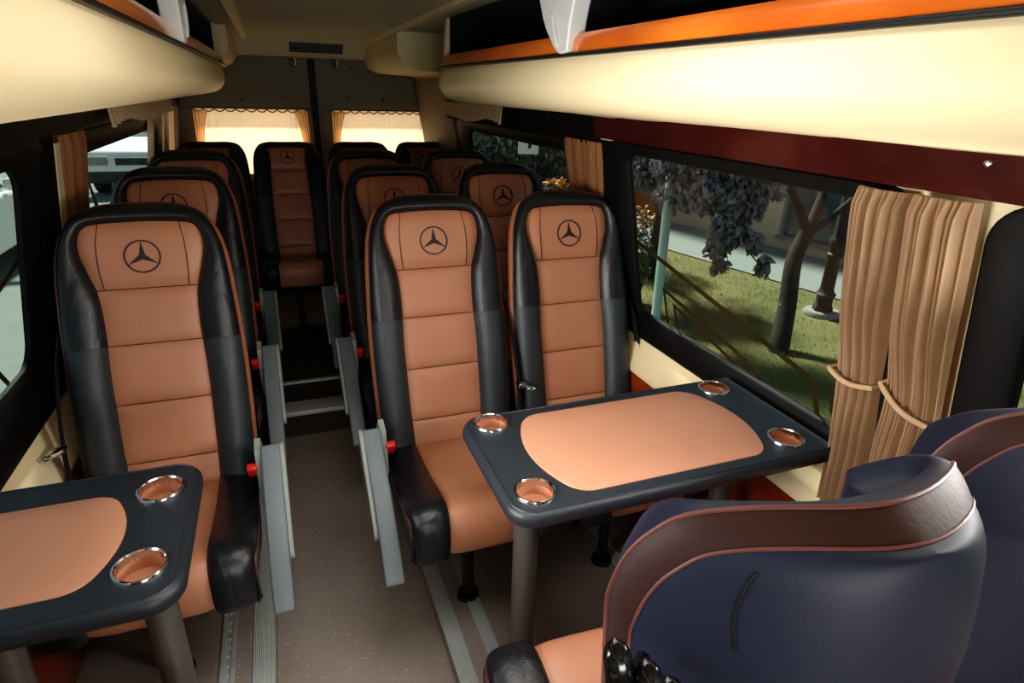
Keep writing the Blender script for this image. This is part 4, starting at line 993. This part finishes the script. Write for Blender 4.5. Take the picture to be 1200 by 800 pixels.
# left: street side
def car(name, x0, x1, ya, yb, label, van=False):
    """parked vehicle, nose towards -y if yb > ya"""
    e = empty(name, ((x0 + x1) / 2, (ya + yb) / 2, GZ - .02), 0, label, 'car' if not van else 'van'); w = x1 - x0; L_ = abs(yb - ya); d = 1 if yb > ya else -1
    inv = lambda x, y, z: (x * w / 2, d * (y - .5) * L_, z)
    if van: low = [(0, .28), (0, .62), (.02, .86), (.08, .98), (.24, 1.10), (1, 1.12), (1, .28)]; cab = [(.22, 1.09), (.36, 1.74), (.44, 1.86), (.95, 1.86), (1, 1.12)]
    else: low = [(0, .30), (0, .55), (.03, .72), (.25, .88), (.34, .92), (.86, .94), (.98, .86), (1, .5), (.99, .28)]; cab = [(.30, .90), (.44, 1.34), (.54, 1.42), (.72, 1.40), (.86, .94)]
    m = MB(); m.prism(low, lambda u, v, x: inv(x, u, v), -1, 1)
    bd = m.build('body', X['white'], e); mo = bd.modifiers.new('soft', 'BEVEL'); mo.width = .06; mo.segments = 4; mo.limit_method = 'ANGLE'
    cn = len(cab); vs = [inv(-.96, u, v) if v < 1.15 and i in (0, cn - 1) else inv(-.80, u, v) for i, (u, v) in enumerate(cab)] + [inv(.96, u, v) if i in (0, cn - 1) else inv(.80, u, v) for i, (u, v) in enumerate(cab)]
    fs = [tuple(range(cn)), tuple(range(2 * cn - 1, cn - 1, -1))] + [(i, i + cn, (i + 1) % cn + cn, (i + 1) % cn) for i in range(cn)]
    m = MB(); m.add(vs, fs); cb = m.build('cabin', X['white'], e); mo = cb.modifiers.new('soft', 'BEVEL'); mo.width = .03; mo.segments = 3; mo.limit_method = 'ANGLE'
    # glazing just outside the cabin
    def gl(nm, pts): 
        m = MB(); m.add([inv(*p) for p in pts], [tuple(range(len(pts)))]); return m.build(nm, X['cglass'], e, smooth=0, recalc=False)
    (u0, v0), (u1, v1) = cab[0], cab[1]
    f = lambda t: (u0 + (u1 - u0) * t, v0 + (v1 - v0) * t)
    a, b = f(.12), f(.92); gl('windscreen', [(-.86, a[0] - .006, a[1] + .01), (.86, a[0] - .006, a[1] + .01), (.74, b[0] - .006, b[1] + .01), (-.74, b[0] - .006, b[1] + .01)])
    zt = v1 - .02; zb = v0 + .06
    for s in (-1, 1):
        gl('side_window', [(s * .945, u0 + .08, zb), (s * .945, .62, zb), (s * .825, .62, zt), (s * .825, u1 + .03, zt)])
        gl('side_window', [(s * .945, .64, zb), (s * .945, .84 if not van else .96, zb), (s * .825, .80 if not van else .94, zt), (s * .825, .64, zt)])
        m = MB(); m.box(-.5, .5, -.5, .5, -.5, .5, .25, Matrix.Translation(inv(s * 1.10, u0 + .10, v0 + .10)) @ Matrix.Diagonal((.20, .12, .14, 1))); m.build('mirror', X['white'], e)
        m = MB(); y0 = inv(0, .60, 0)[1]; xx = s * (w / 2 + .002); m.box(min(xx, xx + .02 * s), max(xx, xx + .02 * s), y0 - .08, y0 + .08, .80, .83, .006); m.build('door_handle', X['grey'], e)
        for u in (.17, .82):
            c = inv(s * .97, u, .31); m = MB(); rows = []
            for r, dx in ((.0001, .03), (.2, .03), (.21, .02), (.30, .02), (.315, 0), (.315, -.18), (.0001, -.18)): rows.append([(c[0] + s * dx, c[1] + r * math.cos(2 * PI * k / 24), c[2] + r * math.sin(2 * PI * k / 24)) for k in range(24)])
            m.grid(rows, close=True); m.build('wheel', X['tyre'], e)
    y = inv(0, -.004, 0)[1]
    def fb(nm, x0_, x1_, z0, z1, mt): 
        m = MB(); m.box(x0_ * w / 2, x1_ * w / 2, min(y, y + .05 * d), max(y, y + .05 * d), z0, z1, .01); return m.build(nm, X[mt], e)
    fb('bumper', -.98, .98, .28, .50, 'grey'); fb('grille', -.35, .35, .62, .76, 'grey'); fb('headlight', -.92, -.5, .62, .78, 'plinth'); fb('headlight', .5, .92, .62, .78, 'plinth')
    return e
car('parked_car', -4.75, -3.02, 10.6, 6.3, 'white car parked alongside, its door mirror seen through the near left window')
car('parked_van', -3.55, -1.75, 14.2, 19.0, 'pale van with dark grille facing the bus through the far left window', van=True)
o = empty('folding_barrier', (-2.68, 10.7, GZ - .02), .3, 'folding black tube stand with yellow stickers on the street', 'barrier')
for s in (-1, 1):
    MB().tube([(s * .14, -.15, 0), (s * .05, 0, .78), (s * .05, .03, .80), (s * .10, .16, 0)], .014, 8).build('frame_tube', K['dark'], o)
MB().tube([(-.12, -.10, .22), (.12, -.10, .22)], .01, 8).build('cross_bar', K['dark'], o)
MB().box(-.10, -.02, -.085, -.075, .30, .46).build('yellow_sticker', X['yellow'], o)
struct(MB().box(-16, -.4, 31, 31.3, GZ, 6).build('backdrop_wall', X['wall'], smooth=0))

# ------------------------------------------------------------------ light
w = bpy.data.worlds.new('sky'); bpy.context.scene.world = w; w.use_nodes = True
N = w.node_tree.nodes; L = w.node_tree.links; bg = N['Background']
tc = N.new('ShaderNodeTexCoord'); sx = N.new('ShaderNodeSeparateXYZ'); L.new(tc.outputs['Generated'], sx.inputs[0])
rp = N.new('ShaderNodeValToRGB'); L.new(sx.outputs['Z'], rp.inputs['Fac'])
rp.color_ramp.elements[0].color = (.72, .80, .86, 1); rp.color_ramp.elements[1].color = (.62, .78, 1, 1); rp.color_ramp.elements[1].position = .7
L.new(rp.outputs['Color'], bg.inputs['Color']); bg.inputs['Strength'].default_value = .5
sd = bpy.data.lights.new('sun', 'SUN'); sd.energy = 11; sd.angle = math.radians(6); sd.color = (1, .93, .82)
so = bpy.data.objects.new('sun', sd); C.objects.link(so); so.rotation_euler = Vector((.02, -.6, -.80)).to_track_quat('-Z', 'Y').to_euler()
def area(nm, loc, to, size, size_y, e_, col, spread=180):
    d = bpy.data.lights.new(nm, 'AREA'); d.shape = 'RECTANGLE'; d.size = size; d.size_y = size_y; d.energy = e_; d.color = col; d.spread = math.radians(spread)
    o = bpy.data.objects.new(nm, d); C.objects.link(o); o.location = loc; o.rotation_euler = (Vector(to) - Vector(loc)).to_track_quat('-Z', 'Y').to_euler(); return o
area('windscreen_fill', (.2, -1.18, 1.06), (.25, 2.0, .80), 1.1, .35, 25, (1, .97, .93))  # added area lamp inside the windscreen, brightening the seat fronts
area('left_front_fill', (-.53, .72, 1.06), (.6, .95, 1.04), .75, .35, 9, (1, .97, .93), 84)  # added area lamp by the left window, lifting right rack and table
area('right_front_fill', (.97, .38, 1.16), (-.2, .90, 1.04), .30, .22, 4.5, (1, .97, .93), 100)  # extra lamp set before the right window to brighten the left side
area('roof_fill', (.25, .72, 1.645), (.25, .72, 0), .6, .5, 4.4, (1, .96, .91), 120)  # invented lamp under the roof to brighten table and cushions
area('rear_curtain_fill', (.3, 5.3, 1.1), (.3, 4.6, 1.05), 2.0, .9, 13, (1, .90, .80))  # added lamp outside the rear doors, brightening the curtains from behind
sc = bpy.context.scene
sc.view_settings.view_transform = 'Standard'; sc.view_settings.look = 'None'; sc.view_settings.exposure = 0
sc.view_settings.use_curve_mapping = True
cm = sc.view_settings.curve_mapping; cv = cm.curves[3]
for x, y in ((.02, .011), (.07, .058), (.18, .172), (.5, .505)): cv.points.new(x, y)
cm.update()
sc.cycles.use_denoising = True
sc.cycles.max_bounces = 8; sc.cycles.transparent_max_bounces = 12; sc.cycles.sample_clamp_indirect = 4
